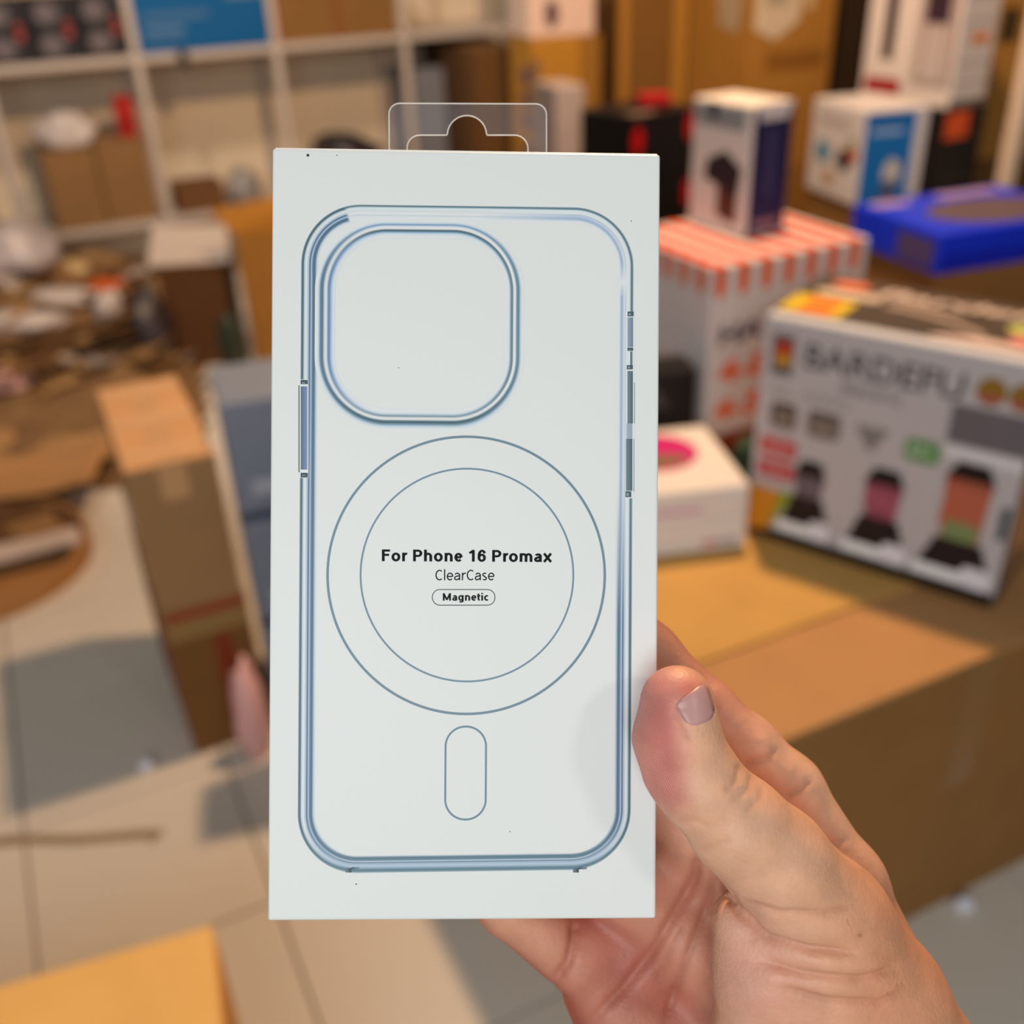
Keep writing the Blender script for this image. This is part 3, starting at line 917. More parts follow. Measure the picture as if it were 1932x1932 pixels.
def face_pt(px, py, z=FZ):
    """the point of the plane local z of the held box that lies under a photo pixel (local coordinates)"""
    d = px_dir(px, py)
    p0 = HB @ Vector((0, 0, z))
    t = (p0 - CAM).dot(ax_z) / d.dot(ax_z)
    return HB.inverted() @ (CAM + d * t)


card_w = bpy.data.materials.new('coated_white_card')
card_w.use_nodes = True
nt = card_w.node_tree
pb = nt.nodes['Principled BSDF']
pb.inputs['Base Color'].default_value = (0.81, 0.805, 0.785, 1)
pb.inputs['Roughness'].default_value = 0.42
pb.inputs['Specular IOR Level'].default_value = 0.35
tc = nt.nodes.new('ShaderNodeTexCoord')
nz = nt.nodes.new('ShaderNodeTexNoise')
nz.inputs['Scale'].default_value = 900
nz.inputs['Detail'].default_value = 3
bp = nt.nodes.new('ShaderNodeBump')
bp.inputs['Strength'].default_value = 0.10
bp.inputs['Distance'].default_value = 0.0002
nt.links.new(tc.outputs['Object'], nz.inputs['Vector'])
nt.links.new(nz.outputs['Fac'], bp.inputs['Height'])
nt.links.new(bp.outputs[0], pb.inputs['Normal'])

bm = bmesh.new()
bmesh.ops.create_cube(bm, size=1)
for v in bm.verts:
    v.co = Vector((v.co.x * BXW, (v.co.y + .5) * BXH, v.co.z * BXT))
bmesh.ops.bevel(bm, geom=list(bm.edges), offset=0.0008, segments=3, profile=0.6, affect='EDGES')
link('box_body', from_bm(bm, 'box_body'), card_w, held)
# the tuck lid: a thin card edge along the top
link('lid_edge', box_me('lid_edge', -BXW / 2 + .0006, BXW / 2 - .0006, BXH, BXH + .0004, -BXT / 2 + .001, BXT / 2 - .0007, .0001), card_w, held)

WHITE = np.array(lin((222, 226, 224)))


def ink(rgb):
    """print colour of the card under neutral light: photo colour relative to the blank card"""
    return np.clip((np.array(lin(rgb)) / WHITE) ** 1.2 * 0.80, 0, 0.82)


inkm = bpy.data.materials.new('printed_ink')
inkm.use_nodes = True
nt = inkm.node_tree
pb = nt.nodes['Principled BSDF']
pb.inputs['Roughness'].default_value = 0.42
pb.inputs['Specular IOR Level'].default_value = 0.35
at_ = nt.nodes.new('ShaderNodeAttribute')
at_.attribute_name = 'Ink'
nt.links.new(at_.outputs['Color'], pb.inputs['Base Color'])


def ink_mesh(name, V_, F_, C_, lift=0.00004):
    me = mesh(name, [face_pt(x, y) + Vector((0, 0, lift)) for x, y in V_], F_)
    ca = me.color_attributes.new('Ink', 'FLOAT_COLOR', 'POINT')
    ca.data.foreach_set('color', np.concatenate([np.array(C_), np.ones((len(C_), 1))], 1).astype(np.float32).ravel())
    return link(name, me, inkm, held)


def round_path(x0, y0, x1, y1, r, n=26, seg=12):
    """closed rounded rectangle in unit space: points with outward normals, clockwise from the top left straight"""
    out = []
    cs = [(x1 - r, y0 + r, -pi / 2), (x1 - r, y1 - r, 0), (x0 + r, y1 - r, pi / 2), (x0 + r, y0 + r, pi)]
    st = [((x0 + r, y0), (x1 - r, y0), (0, -1)), ((x1, y0 + r), (x1, y1 - r), (1, 0)), ((x1 - r, y1), (x0 + r, y1), (0, 1)), ((x0, y1 - r), (x0, y0 + r), (-1, 0))]
    for (a, b_, nn), (cx, cy, t0) in zip(st, cs):
        for i in range(seg * 3):
            f = i / (seg * 3)
            out.append((a[0] + (b_[0] - a[0]) * f, a[1] + (b_[1] - a[1]) * f, *nn))
        for i in range(n):
            q = t0 + pi / 2 * i / n
            out.append((cx + r * cos(q), cy + r * sin(q), cos(q), sin(q)))
    return out


def ribbon(name, path, prof, warp=lambda x, y: (x, y), lift=0.00004, closed=True):
    """prof(x, y, nx, ny) -> list of (inward offset, rgb); equal length along the path"""
    V_, C_, F_ = [], [], []
    m = None
    for (x, y, nx, ny) in path:
        pr = prof(x, y, nx, ny)
        m = len(pr)
        for off, c in pr:
            V_.append(warp(x - nx * off, y - ny * off))
            C_.append(c)
    n = len(path)
    for i in range(n if closed else n - 1):
        j = (i + 1) % n
        for k_ in range(m - 1):
            F_.append([i * m + k_, i * m + k_ + 1, j * m + k_ + 1, j * m + k_])
    return ink_mesh(name, V_, F_, C_, lift)


W_ = ink((222, 226, 224))


def bil(x, y):
    """case outline drawn on a 625 x 1252 sheet, mapped to where it lies on the box"""
    s_, t_ = x / 625, y / 1252
    TL, TR_, BR, BL = (570, 385.5), (1195, 393.5), (1188.5, 1639), (562, 1647.5)
    return tuple((TL[i] * (1 - s_) + TR_[i] * s_) * (1 - t_) + (BL[i] * (1 - s_) + BR[i] * s_) * t_ for i in (0, 1))


OFF = [-1.5, 0, 1.5, 3.5, 5, 7, 10, 11.5, 12.5, 14, 15, 15.8, 16.8, 17.4, 18, 18.8, 20.5, 22, 23.5, 25, 26.5, 28.5, 31]


def interp(prof, o):
    xs = [p[0] for p in prof]
    cs = np.array([p[1] for p in prof])
    return np.array([np.interp(o, xs, cs[:, i]) for i in range(3)])


def mk(*ps):
    return [(o, ink(c) if c is not None else W_) for o, c in ps]


LEFT = mk((-1.5, None), (0, (120, 145, 150)), (2, (72, 106, 118)), (4, (86, 120, 134)), (5.5, (205, 218, 222)), (10, (232, 238, 240)), (11.8, (170, 190, 196)), (13, (228, 236, 238)), (14, (150, 176, 196)), (15.5, (70, 100, 140)), (17, (120, 150, 178)), (18.5, (190, 208, 222)), (20.5, (120, 146, 164)), (23, (88, 116, 132)), (25.5, (96, 126, 150)), (27.5, (176, 196, 212)), (31, None))
TOP = mk((-1.5, None), (0, (140, 160, 166)), (1.5, (88, 118, 128)), (3, (150, 172, 184)), (4.5, (214, 226, 232)), (9, None), (11, (206, 214, 218)), (12.5, None), (17, None), (19, (200, 210, 218)), (21, None), (31, None))
TOPR = mk((-1.5, None), (0, (140, 160, 166)), (2, (90, 120, 132)), (3.5, (120, 148, 160)), (5, (214, 224, 230)), (12, None), (14, (170, 188, 204)), (15.5, (206, 216, 226)), (17, (180, 198, 216)), (22, (168, 188, 208)), (24, (200, 212, 224)), (26, None), (31, None))
RGT = mk((-1.5, None), (0, (150, 168, 172)), (2, (88, 118, 126)), (4, (110, 138, 146)), (5.5, (218, 224, 226)), (12, None), (13.5, (176, 192, 206)), (15, (214, 222, 226)), (17.5, (206, 216, 222)), (19.5, (168, 186, 204)), (22, (170, 188, 206)), (24, (206, 216, 224)), (26, None), (31, None))
BOT = mk((-1.5, None), (0, (150, 172, 180)), (2.5, (98, 130, 142)), (6, (106, 138, 150)), (8, (160, 182, 196)), (12, (186, 202, 216)), (15, (164, 186, 200)), (16.5, (178, 196, 210)), (17.7, (80, 108, 124)), (19, (150, 174, 190)), (20.5, (196, 210, 220)), (22, (120, 148, 160)), (26, (94, 126, 138)), (29, (120, 150, 164)), (31, None))


def case_prof(x, y, nx, ny):
    if ny < -0.2 and nx < 0.05 and x < 88 and y < 60:
        base = None
    wl, wr_, wt, wb = max(0, -nx) ** 2, max(0, nx) ** 2, max(0, -ny) ** 2, max(0, ny) ** 2
    k_ = min(1, max(0, (y - 520) / 260))
    g = min(1, max(0, (y - 110) / 10)) * (1 - min(1, max(0, (y - 145) / 10)))   # gap in the right inner line
    out = []
    for o in OFF:
        L, T, TRc, R_, B = interp(LEFT, o), interp(TOP, o), interp(TOPR, o), interp(RGT, o), interp(BOT, o)
        if x < 312 and y < 626:                            # upper left: the thick band ends short of the top edge
            c = L if x < 82 else T
        elif y < 626 and x >= 312:
            Rm = R_ * (1 - k_) + L * k_
            tt = min(1, max(0, (x - 330) / 180))
            c = (T * (1 - tt) + TRc * tt) * wt + Rm * wr_ if wt + wr_ > 0 else Rm
            if o > 10 and g > 0:
                c = c * (1 - g) + W_ * g
        elif x < 312:
            c = L * wl + B * wb
        else:
            Rm = R_ * (1 - k_) + L * k_
            c = Rm * wr_ + B * wb
        out.append((o, c))
    return out


ribbon('case_outline_print', round_path(0, 0, 625, 1252, 112), case_prof, bil)

# camera opening of the case
CL = mk((-4, None), (-1, (206, 220, 232)), (2, (120, 150, 172)), (5, (94, 124, 144)), (8, (120, 146, 164)), (9.5, (206, 212, 216)), (14, (230, 229, 226)), (16, (150, 172, 196)), (18, (98, 128, 160)), (21, (140, 170, 204)), (25, (206, 218, 230)), (30, None))
CT = mk((-4, None), (-1, None), (2, (190, 208, 220)), (4, (130, 162, 186)), (6, (170, 194, 214)), (8, (224, 226, 226)), (12, (226, 226, 222)), (14, (92, 122, 130)), (16, (60, 94, 104)), (18, (130, 166, 186)), (20.5, (190, 212, 226)), (24, None))
CR = mk((-4, None), (-1, (200, 212, 220)), (2, (124, 152, 166)), (5, (108, 138, 152)), (7, (160, 180, 190)), (8.5, (226, 228, 226)), (12, (228, 228, 226)), (13.5, (130, 156, 166)), (16, (100, 128, 140)), (18, (150, 172, 184)), (20.5, None), (24, None))
CB = mk((-8, None), (-4, (196, 212, 222)), (0, (130, 158, 172)), (4, (62, 96, 106)), (7, (110, 140, 148)), (9, (222, 224, 222)), (13, (220, 222, 220)), (14.5, (130, 154, 164)), (17, (150, 172, 184)), (20, (206, 216, 222)), (23, None), (26, None))
COFF = [-8, -4, -2, 0, 2, 4, 5.5, 7, 8.5, 10, 12, 13.5, 15, 17, 19, 21, 23, 26, 30]


def cut_prof(x, y, nx, ny):
    wl, wr_, wt, wb = max(0, -nx) ** 2, max(0, nx) ** 2, max(0, -ny) ** 2, max(0, ny) ** 2
    return [(o, interp(CL, o) * wl + interp(CR, o) * wr_ + interp(CT, o) * wt + interp(CB, o) * wb) for o in COFF]


def cwarp(x, y):
    return (x + (y - 610) * -0.006, y + (x - 790) * 0.010)


ribbon('camera_opening_print', round_path(602, 420, 981, 801, 128), cut_prof, cwarp, 0.00007)


def ring(name, cx, cy, rx, ry, wd, rgb, n=160):
    c = ink(rgb)
    c2 = (c + W_) / 2
    path = [(cx + rx * cos(2 * pi * i / n), cy + ry * sin(2 * pi * i / n), cos(2 * pi * i / n), sin(2 * pi * i / n)) for i in range(n)]
    return ribbon(name, path, lambda x, y, a, b_: [(-.5, c2), (0, c), (wd, c), (wd + .5, c2)], lift=0.00005)


ring('magnet_ring_print', 879.5, 1085.5, 263.5, 263.5, 4.0, (122, 146, 158))
ring('magnet_ring_print', 881, 1085, 202.0, 202.0, 2.6, (122, 146, 160))
ic = ink((120, 146, 158))
ribbon('magnet_bar_print', round_path(838.5, 1369, 918.5, 1548, 39.5), lambda x, y, a, b_: [(0, ic), (3.6, ic)], lambda x, y: (x - (y - 1458) * 0.006, y), 0.00005)
kc = ink((24, 26, 28))
ribbon('badge_outline_print', round_path(815, 1111.5, 934.5, 1142.5, 15), lambda x, y, a, b_: [(0, kc), (1.5, kc)], lift=0.00005)

inkk = mat('black_ink', (14, 15, 17), 0.6, 'plain', 0.15)


def sarc(cx, cy, rx, ry, a0, a1, n=18):
    return [(cx + rx * cos(radians(a0 + (a1 - a0) * i / n)), cy + ry * sin(radians(a0 + (a1 - a0) * i / n))) for i in range(n + 1)]


def glyph(ch, w, t):
    """advance and pen strokes of a plain sans letter, cap height 1; w and t are the thickness of upright and level strokes"""
    h, x = w / 2, 0.73
    ra = x - t / 2
    arch = lambda x0, x1, y=0.42: [(x0, 0.36)] + sarc((x0 + x1) / 2, y, (x1 - x0) / 2, ra - y + .012, 180, 0) + [(x1, 0)]
    if ch == 'F':
        return 0.84, [[(.10 + h, 0), (.10 + h, 1)], [(.10, 1 - t / 2), (.78, 1 - t / 2)], [(.10, .54), (.70, .54)]]
    if ch == 'P':
        cy, ry = .685, .315 - t / 2
        return 0.92, [[(.10 + h, 0), (.10 + h, 1)], [(.10, 1 - t / 2), (.48, 1 - t / 2)] + sarc(.50, cy, .37 - h, ry, 90, -90) + [(.48, cy - ry), (.10, cy - ry)]]
    if ch == 'M':
        return 1.30, [[(.12 + h, 0), (.12 + h, 1)], [(1.18 - h, 0), (1.18 - h, 1)], [(.12 + h, .96), (.65, .10)], [(.65, .10), (1.18 - h, .96)]]
    if ch == 'C':
        return 0.88, [sarc(.52, .5, .44 - h, .51 - t / 2, 52, 308, 30)]
    if ch == 'o':
        return 0.853, [sarc(.426, .362, .37 - h, .377 - t / 2, 0, 360, 36)]
    if ch == 'r':
        return 0.52, [[(.09 + h, 0), (.09 + h, x)], [(.09 + h, .34)] + sarc(.46, .36, .37 - h, ra - .36 + .01, 180, 78)]
    if ch == 'h':
        return 0.853, [[(.09 + h, 0), (.09 + h, 1)], arch(.09 + h, .765 - h)]
    if ch == 'n':
        return 0.853, [[(.09 + h, 0), (.09 + h, x)], arch(.09 + h, .765 - h)]
    if ch == 'm':
        m = .09 + h
        e = 1.155 - h
        return 1.242, [[(m, 0), (m, x)], arch(m, (m + e) / 2), arch((m + e) / 2, e)]
    if ch == 'e':
        return 0.777, [[(.10, .365), (.70 - h * .6, .365)], sarc(.395, .362, .345 - h, .377 - t / 2, 0, 318, 32)]
    if ch == 'c':
        return 0.72, [sarc(.40, .362, .345 - h, .377 - t / 2, 48, 312, 28)]
    if ch == 'a':
        r_ = .345 - h
        return 0.777, [[(.69 - h, 0), (.69 - h, .50)] + sarc(.385, .49, .305 - h, .24 - t / 2, 0, 158), [(.69 - h, .435), (.46, .415)] + sarc(.30, .21, .25 - h, .21 - t / 2 + .012, 92, 275) + [(.42, .075 + t * .1), (.69 - h, .20)]]
    if ch == 'x':
        return 0.777, [[(.10, 0), (.68, x)], [(.68, 0), (.10, x)]]
    if ch == '1':
        return 0.777, [[(.47, 0), (.47, 1)], [(.45, .95), (.34, .83), (.14, .73)]]
    if ch == '6':
        return 0.777, [sarc(.395, .33, .345 - h, .345 - t / 2, 0, 360, 32), [(.05 + h, .34)] + sarc(.42, .50, .37 - h, .515 - t / 2, 180, 30)]
    if ch == 'l':
        return 0.34, [[(.17, 0), (.17, 1.06)]]
    if ch == 'i':
        return 0.40, [[(.20, 0), (.20, x)], [(.20, .86), (.20, 1.03)]]
    if ch == 't':
        return 0.50, [[(.22, .94), (.22, .22)] + sarc(.37, .2, .15, .2 - t / 2, 180, 285), [(.03, x - t / 2), (.47, x - t / 2)]]
    if ch == 's':
        return 0.61, [sarc(.31, .535, .245 - h * .9, .20 - t / 2, 35, 265) + sarc(.30, .185, .255 - h * .9, .19 - t / 2, 85, -145)]
    if ch == 'g':
        return 0.853, [sarc(.40, .362, .345 - h, .377 - t / 2, 0, 360, 32), [(.765 - h, x), (.765 - h, -.06)] + sarc(.42, -.06, .345 - h, .20 - t / 2, 0, -150)]
    return 0.38, []


def words(body, x0, x1, base, cap, wt, lt, slope=0.0):
    """printed line: pen strokes of the letters, cut square, as one flat mesh on the card"""
    V_, F_ = [], []
    pen = 0.0
    for ch in body:
        adv, strokes = glyph(ch, wt, lt)
        for st in strokes:
            b0 = len(V_)
            for i, p in enumerate(st):
                a_, c_ = st[max(i - 1, 0)], st[min(i + 1, len(st) - 1)]
                tx, ty = c_[0] - a_[0], c_[1] - a_[1]
                L = max(1e-9, sqrt(tx * tx + ty * ty))
                tx, ty = tx / L, ty / L
                half = (wt * ty * ty + lt * tx * tx) / 2
                V_ += [(pen + p[0] - ty * half, p[1] + tx * half), (pen + p[0] + ty * half, p[1] - tx * half)]
            for i in range(len(st) - 1):
                F_.append([b0 + 2 * i, b0 + 2 * i + 1, b0 + 2 * i + 3, b0 + 2 * i + 2])
        pen += adv
    lo, hi = min(v[0] for v in V_), max(v[0] for v in V_)
    k_ = (x1 - x0) / (hi - lo)
    P3 = [face_pt(x0 + (x - lo) * k_, base - y * cap + (x - lo) * k_ * slope) + Vector((0, 0, 0.00006 + 0.0000001 * (i % 7))) for i, (x, y) in enumerate(V_)]
    return link('lettering', mesh('lettering', P3, F_), inkk, held)


words('For Phone 16 Promax', 720.5, 1041.5, 1058.8, 22.2, 0.232, 0.185, 0.005)
words('ClearCase', 821.5, 933, 1094.8, 19.6, 0.125, 0.115)
words('Magnetic', 835.5, 921.5, 1133.3, 14.2, 0.235, 0.18)


def patch(name, x0, y0, x1, y1, c0, c1, lift=0.00008, c2=None):
    """small printed rectangle shaded from its left to its right edge"""
    a, b_ = ink(c0), ink(c1)
    return ink_mesh(name, [(x0, y0), (x1, y0), (x1, y1), (x0, y1)], [[0, 3, 2, 1]], [a, b_, b_, a], lift)


def button(x0, y0, x1, y1, c0, c1):
    patch('button_print', x0, y0, x1, y1, c0, c1)


patch('button_print', 566, 716, 582, 902, (226, 230, 230), (226, 230, 230), 0.000075)
button(567.5, 729, 580, 886, (92, 116, 128), (134, 154, 190))
patch('button_print', 563.2, 727, 565, 891, (120, 122, 124), (70, 72, 76))
for y0, y1 in ((717, 725), (892, 901)):
    patch('button_print', 567.3, y0, 581, y1, (46, 74, 82), (60, 88, 96), 0.00009)
    patch('button_print', 570, (y0 + y1) / 2, 577, y1 - 1 if y0 < 800 else y1 - 3, (150, 172, 180), (90, 116, 124), 0.0001)
patch('button_print', 1180, 588, 1198, 940, (220, 224, 222), (220, 224, 222), 0.000075)
button(1183.8, 599, 1194.4, 655, (158, 172, 186), (120, 140, 156))
button(1183.6, 700, 1194, 799, (126, 148, 160), (84, 112, 120))
button(1182, 799, 1193, 828, (168, 182, 194), (160, 176, 188))
button(1181, 828, 1193, 926, (120, 142, 154), (84, 110, 118))
patch('button_print', 1189, 663, 1193.4, 690, (90, 110, 116), (130, 150, 156))
patch('button_print', 1196.4, 722, 1197.6, 799, (130, 140, 142), (110, 120, 122))
patch('button_print', 1195.2, 828, 1196.4, 928, (130, 140, 142), (110, 120, 122))
for (x0, y0, x1, y1) in ((1184, 588, 1195.5, 597), (1183.6, 656, 1194.6, 662), (1182.4, 689, 1194, 697), (1180, 927, 1191, 938)):
    patch('button_print', x0, y0, x1, y1, (66, 92, 98), (80, 106, 112), 0.00009)
    patch('button_print', x0 + 2, y0 + 3, x0 + 7, y1 - 2, (170, 188, 194), (100, 126, 132), 0.0001)
for x0 in (652, 1081):
    patch('port_print', x0, 1638, x0 + 11, 1646, (120, 140, 150), (40, 58, 64), 0.00009)
    patch('port_print', x0 + 11, 1636, x0 + 26, 1640, (70, 96, 106), (130, 154, 168), 0.00009)
for (x, y, r_) in ((581, 293, 2.4), (636, 293, 0.9), (1191, 417, 0.9), (672, 1668, 1.2), (962, 1569, 0.9), (752, 694, .8)):
    patch('ink_speck', x - r_, y - r_, x + r_, y + r_, (56, 60, 62), (70, 72, 74), 0.00006)

# clear hanging tab glued inside the back panel
film = bpy.data.materials.new('clear_film')
film.use_nodes = True
pb = film.node_tree.nodes['Principled BSDF']
pb.inputs['Base Color'].default_value = (0.35, 0.33, 0.34, 1)
pb.inputs['Roughness'].default_value = 0.12
pb.inputs['Alpha'].default_value = 0.22
pb.inputs['Specular IOR Level'].default_value = 0.6
edgem = bpy.data.materials.new('film_edge')
edgem.use_nodes = True
pb = edgem.node_tree.nodes['Principled BSDF']
pb.inputs['Base Color'].default_value = (0.95, 0.90, 0.85, 1)
pb.inputs['Roughness'].default_value = 0.2
pb.inputs['Alpha'].default_value = 0.85
TBZ = -BXT / 2 + 0.0015


def arc(cx, cy, r, a0, a1, n=10):
    return [(cx + r * cos(a0 + (a1 - a0) * i / n), cy + r * sin(a0 + (a1 - a0) * i / n)) for i in range(n + 1)]


outer = [(735, 345)] + arc(735 + 19, 196 + 19, 20, pi, 1.5 * pi) + arc(1031 - 20, 196 + 20, 20, 1.5 * pi, 2 * pi) + [(1031, 345)]
inner = [(768, 312)] + arc(768 + 24, 255 + 24, 24, pi, 1.5 * pi, 8) + [(843, 255)] + arc(881, 255, 37, pi * 1.02, pi * 1.98, 24) + [(919, 255)] + arc(996 - 25, 255 + 25, 25, 1.5 * pi, 2 * pi, 8) + [(996, 312)]
tab = None
bm = bmesh.new()
loops = []
for lp in (outer, inner):
    vs = [bm.verts.new(face_pt(x, y, TBZ)) for x, y in lp]
    loops.append([bm.edges.new((vs[i], vs[(i + 1) % len(vs)])) for i in range(len(vs))])
bmesh.ops.triangle_fill(bm, use_beauty=True, edges=loops[0] + loops[1])
tab = link('hanging_tab', from_bm(bm, 'hanging_tab'), film, held)
tab['label'] = 'clear plastic hanging tab'


def tube_me(name, pts, r, n=6):
    V_, F_ = [], []
    for i, p in enumerate(pts):
        t_ = (pts[min(i + 1, len(pts) - 1)] - pts[max(i - 1, 0)]).normalized()
        a = Vector((0, 0, 1))
        b_ = t_.cross(a).normalized()
        for k_ in range(n):
            V_.append(p + a * r * sin(2 * pi * k_ / n) + b_ * r * cos(2 * pi * k_ / n))
    for i in range(len(pts) - 1):
        for k_ in range(n):
            F_.append([i * n + k_, i * n + (k_ + 1) % n, (i + 1) * n + (k_ + 1) % n, (i + 1) * n + k_])
    return mesh(name, V_, F_)


for lp in (outer, inner):
    link('tab_edge', tube_me('tab_edge', [face_pt(x, y, TBZ) for x, y in lp], 0.00016), edgem, tab, True)

# ------------------------------------------------------------------ the hand
# laid out in millimetres in front of the lens (right, up, forward); joints are given by where they show and how far they are
DOFF = 19.75


def J(px, py, d, r):
    d = d + DOFF
    return np.array([(px - 966) / F * d, -(py - 966) / F * d, d, r])


VX = 0.68
LO = np.array([-35.0, -150.0, 205.0 + DOFF])
HI = np.array([135.0, -8.0, 305.0 + DOFF])
NG = ((HI - LO) / VX).astype(int)
gx = (LO[0] + VX * np.arange(NG[0])).astype(np.float32)[:, None, None]
gy = (LO[1] + VX * np.arange(NG[1])).astype(np.float32)[None, :, None]
gz = (LO[2] + VX * np.arange(NG[2])).astype(np.float32)[None, None, :]


def cone(a, b):
    """distance to a capsule whose radius runs from a to b"""
    ba = b[:3] - a[:3]
    L2 = float(ba @ ba)
    px_, py_, pz_ = gx - np.float32(a[0]), gy - np.float32(a[1]), gz - np.float32(a[2])
    h = (px_ * np.float32(ba[0]) + py_ * np.float32(ba[1]) + pz_ * np.float32(ba[2])) / np.float32(L2)
    h = np.clip(h, 0, 1)
    dx, dy, dz = px_ - h * np.float32(ba[0]), py_ - h * np.float32(ba[1]), pz_ - h * np.float32(ba[2])
    return np.sqrt(dx * dx + dy * dy + dz * dz) - (np.float32(a[3]) + h * np.float32(b[3] - a[3]))


def smin(a, b, k):
    h = np.clip(0.5 + 0.5 * (b - a) / k, 0, 1)
    return b + (a - b) * h - k * h * (1 - h)


def chain(js, k):
    d = cone(js[0], js[1])
    for a, b in zip(js[1:], js[2:]):
        d = smin(d, cone(a, b), k)
    return d


thumb = chain([J(1278, 1326, 226, 8.9), J(1279, 1385, 226, 9.3), J(1322, 1482, 227, 10.0), J(1395, 1560, 229, 11.5), J(1460, 1622, 233, 12.8), J(1556, 1745, 243, 16.6), J(1640, 1890, 252, 19.5), J(1720, 2050, 258, 22)], 4)
thumb = smin(thumb, cone(J(1244, 1400, 228.5, 5.2), J(1264, 1452, 228, 6.4)), 5)                # the pad of the thumb
thenar = chain([J(1398, 1738, 241, 7.6), J(1432, 1830, 242, 11.6), J(1475, 1980, 250, 18), J(1560, 2130, 258, 20)], 5)
thenar = smin(thenar, cone(J(1520, 1790, 238, 11), J(1600, 1950, 246, 16)), 8)
thumbg = smin(thumb, thenar, 3.0)
index = chain([J(1584, 1668, 262, 11.6), J(1482, 1492, 262, 10.0), J(1405, 1414, 263, 9.2), J(1330, 1346, 266, 8.9), J(1222, 1236, 270, 8.8), J(1120, 1130, 270, 8.2)], 3.5)
middle = chain([J(1440, 1710, 272, 12.5), J(1310, 1572, 272, 10.4), J(1130, 1400, 270, 9.2), J(1010, 1300, 269, 8.5)], 3.5)
ring_ = chain([J(1300, 1770, 276, 12.5), J(1180, 1668, 275, 11.0), J(1010, 1520, 270, 9), J(900, 1440, 269, 8.2)], 3.5)
pinky = chain([J(1088, 1806, 275, 10.0), J(962, 1702, 272, 9.2), J(860, 1600, 269, 8)], 3.0)
palm = cone(J(1584, 1668, 262, 11.6), J(1694, 1960, 268, 17.6))
palm = smin(palm, cone(J(1440, 1710, 273, 12.5), J(1610, 2000, 276, 18)), 8)
palm = smin(palm, cone(J(1300, 1775, 278, 12.5), J(1530, 2060, 280, 17)), 8)
palm = smin(palm, cone(J(1150, 1845, 280, 12), J(1420, 2110, 282, 17)), 8)
palm = smin(palm, cone(J(1136, 1868, 279, 11), J(1196, 2000, 282, 14)), 6)                     # heel of the palm below the little finger
palm = smin(palm, cone(J(1210, 1800, 279, 11), J(1120, 1768, 277, 9)), 4)
palm = smin(palm, cone(J(1340, 1700, 276, 10), J(1240, 1620, 276, 9)), 4)
palm = smin(palm, cone(J(1584, 1672, 263, 10.5), J(1440, 1710, 273, 11)), 6)
palm = smin(palm, cone(J(1540, 1690, 256, 7), J(1600, 1800, 252, 10)), 8)                       # web between thumb and index finger
palm = smin(palm, cone(J(1590, 2040, 268, 23), J(1900, 2700, 275, 27)), 8)
palm = smin(palm, cone(J(1710, 2020, 262, 20), J(2000, 2600, 270, 25)), 8)
fing = smin(smin(index, middle, 0.8), smin(ring_, pinky, 0.8), 0.8)
hand_d = smin(smin(palm, fing, 4.0), thumbg, 2.5)

# keep clear of the box it holds
wx = (gx - np.float32(bx_c.x * 1000))
wy = (gy - np.float32(bx_c.y * 1000))
wz = (gz - np.float32(bx_c.z * 1000))
lx = wx * 0.9995507 + wy * -0.0059148 + wz * 0.0293836
ly = wx * 0.0059171 + wy * 0.9999825 + wz * 0.0000084
lz = wx * -0.0293831 + wy * 0.0001655 + wz * 0.9995682
bd = np.maximum(np.maximum(np.abs(lx) - BXW * 500, np.abs(ly) - BXH * 500), np.abs(lz - BXT * 500) - BXT * 500)
hand_d = np.maximum(hand_d, 0.12 - bd)


def surface_net(d):
    """quads around the zero level of a distance grid"""
    s = d < 0
    acc = np.zeros(tuple(n - 1 for n in d.shape) + (3,), np.float32)
    cnt = np.zeros(tuple(n - 1 for n in d.shape), np.float32)
    X, Y, Z = (n - 1 for n in d.shape)
    cor = [(i, j, k_) for i in (0, 1) for j in (0, 1) for k_ in (0, 1)]
    sl = lambda c: d[c[0]:c[0] + X, c[1]:c[1] + Y, c[2]:c[2] + Z]
    for a in range(8):
        for b_ in range(a + 1, 8):
            ca, cb_ = cor[a], cor[b_]
            df = [cb_[i] - ca[i] for i in range(3)]
            if sum(abs(q) for q in df) != 1:
                continue
            va, vb = sl(ca), sl(cb_)
            cr = (va < 0) != (vb < 0)
            t = np.where(cr, va / np.where(cr, va - vb, 1), 0)
            for i in range(3):
                acc[..., i] += np.where(cr, ca[i] + df[i] * t, 0)
            cnt += cr
    act = cnt > 0
    idx = -np.ones(act.shape, np.int64)
    idx[act] = np.arange(act.sum())
    P = np.argwhere(act) + acc[act] / cnt[act][:, None]
    quads = []
    for ax in range(3):
        sa = [slice(None)] * 3
        sb = [slice(None)] * 3
        sa[ax] = slice(0, -1)
        sb[ax] = slice(1, None)
        A, B = s[tuple(sa)], s[tuple(sb)]
        e = np.argwhere(A != B)
        o1, o2 = [(1, 2), (2, 0), (0, 1)][ax]
        e = e[(e[:, o1] > 0) & (e[:, o2] > 0) & (e[:, o1] < act.shape[o1]) & (e[:, o2] < act.shape[o2]) & (e[:, ax] < act.shape[ax])]
        flip = A[tuple(e.T)]
        q = []
        for da, db in ((0, 0), (-1, 0), (-1, -1), (0, -1)):
            f = e.copy()
            f[:, o1] += da
            f[:, o2] += db
            q.append(idx[tuple(f.T)])
        q = np.stack(q, 1)
        q[~flip] = q[~flip][:, ::-1]
        quads.append(q)
    return P, np.concatenate(quads)


P, Q = surface_net(hand_d)
P = LO + P * VX


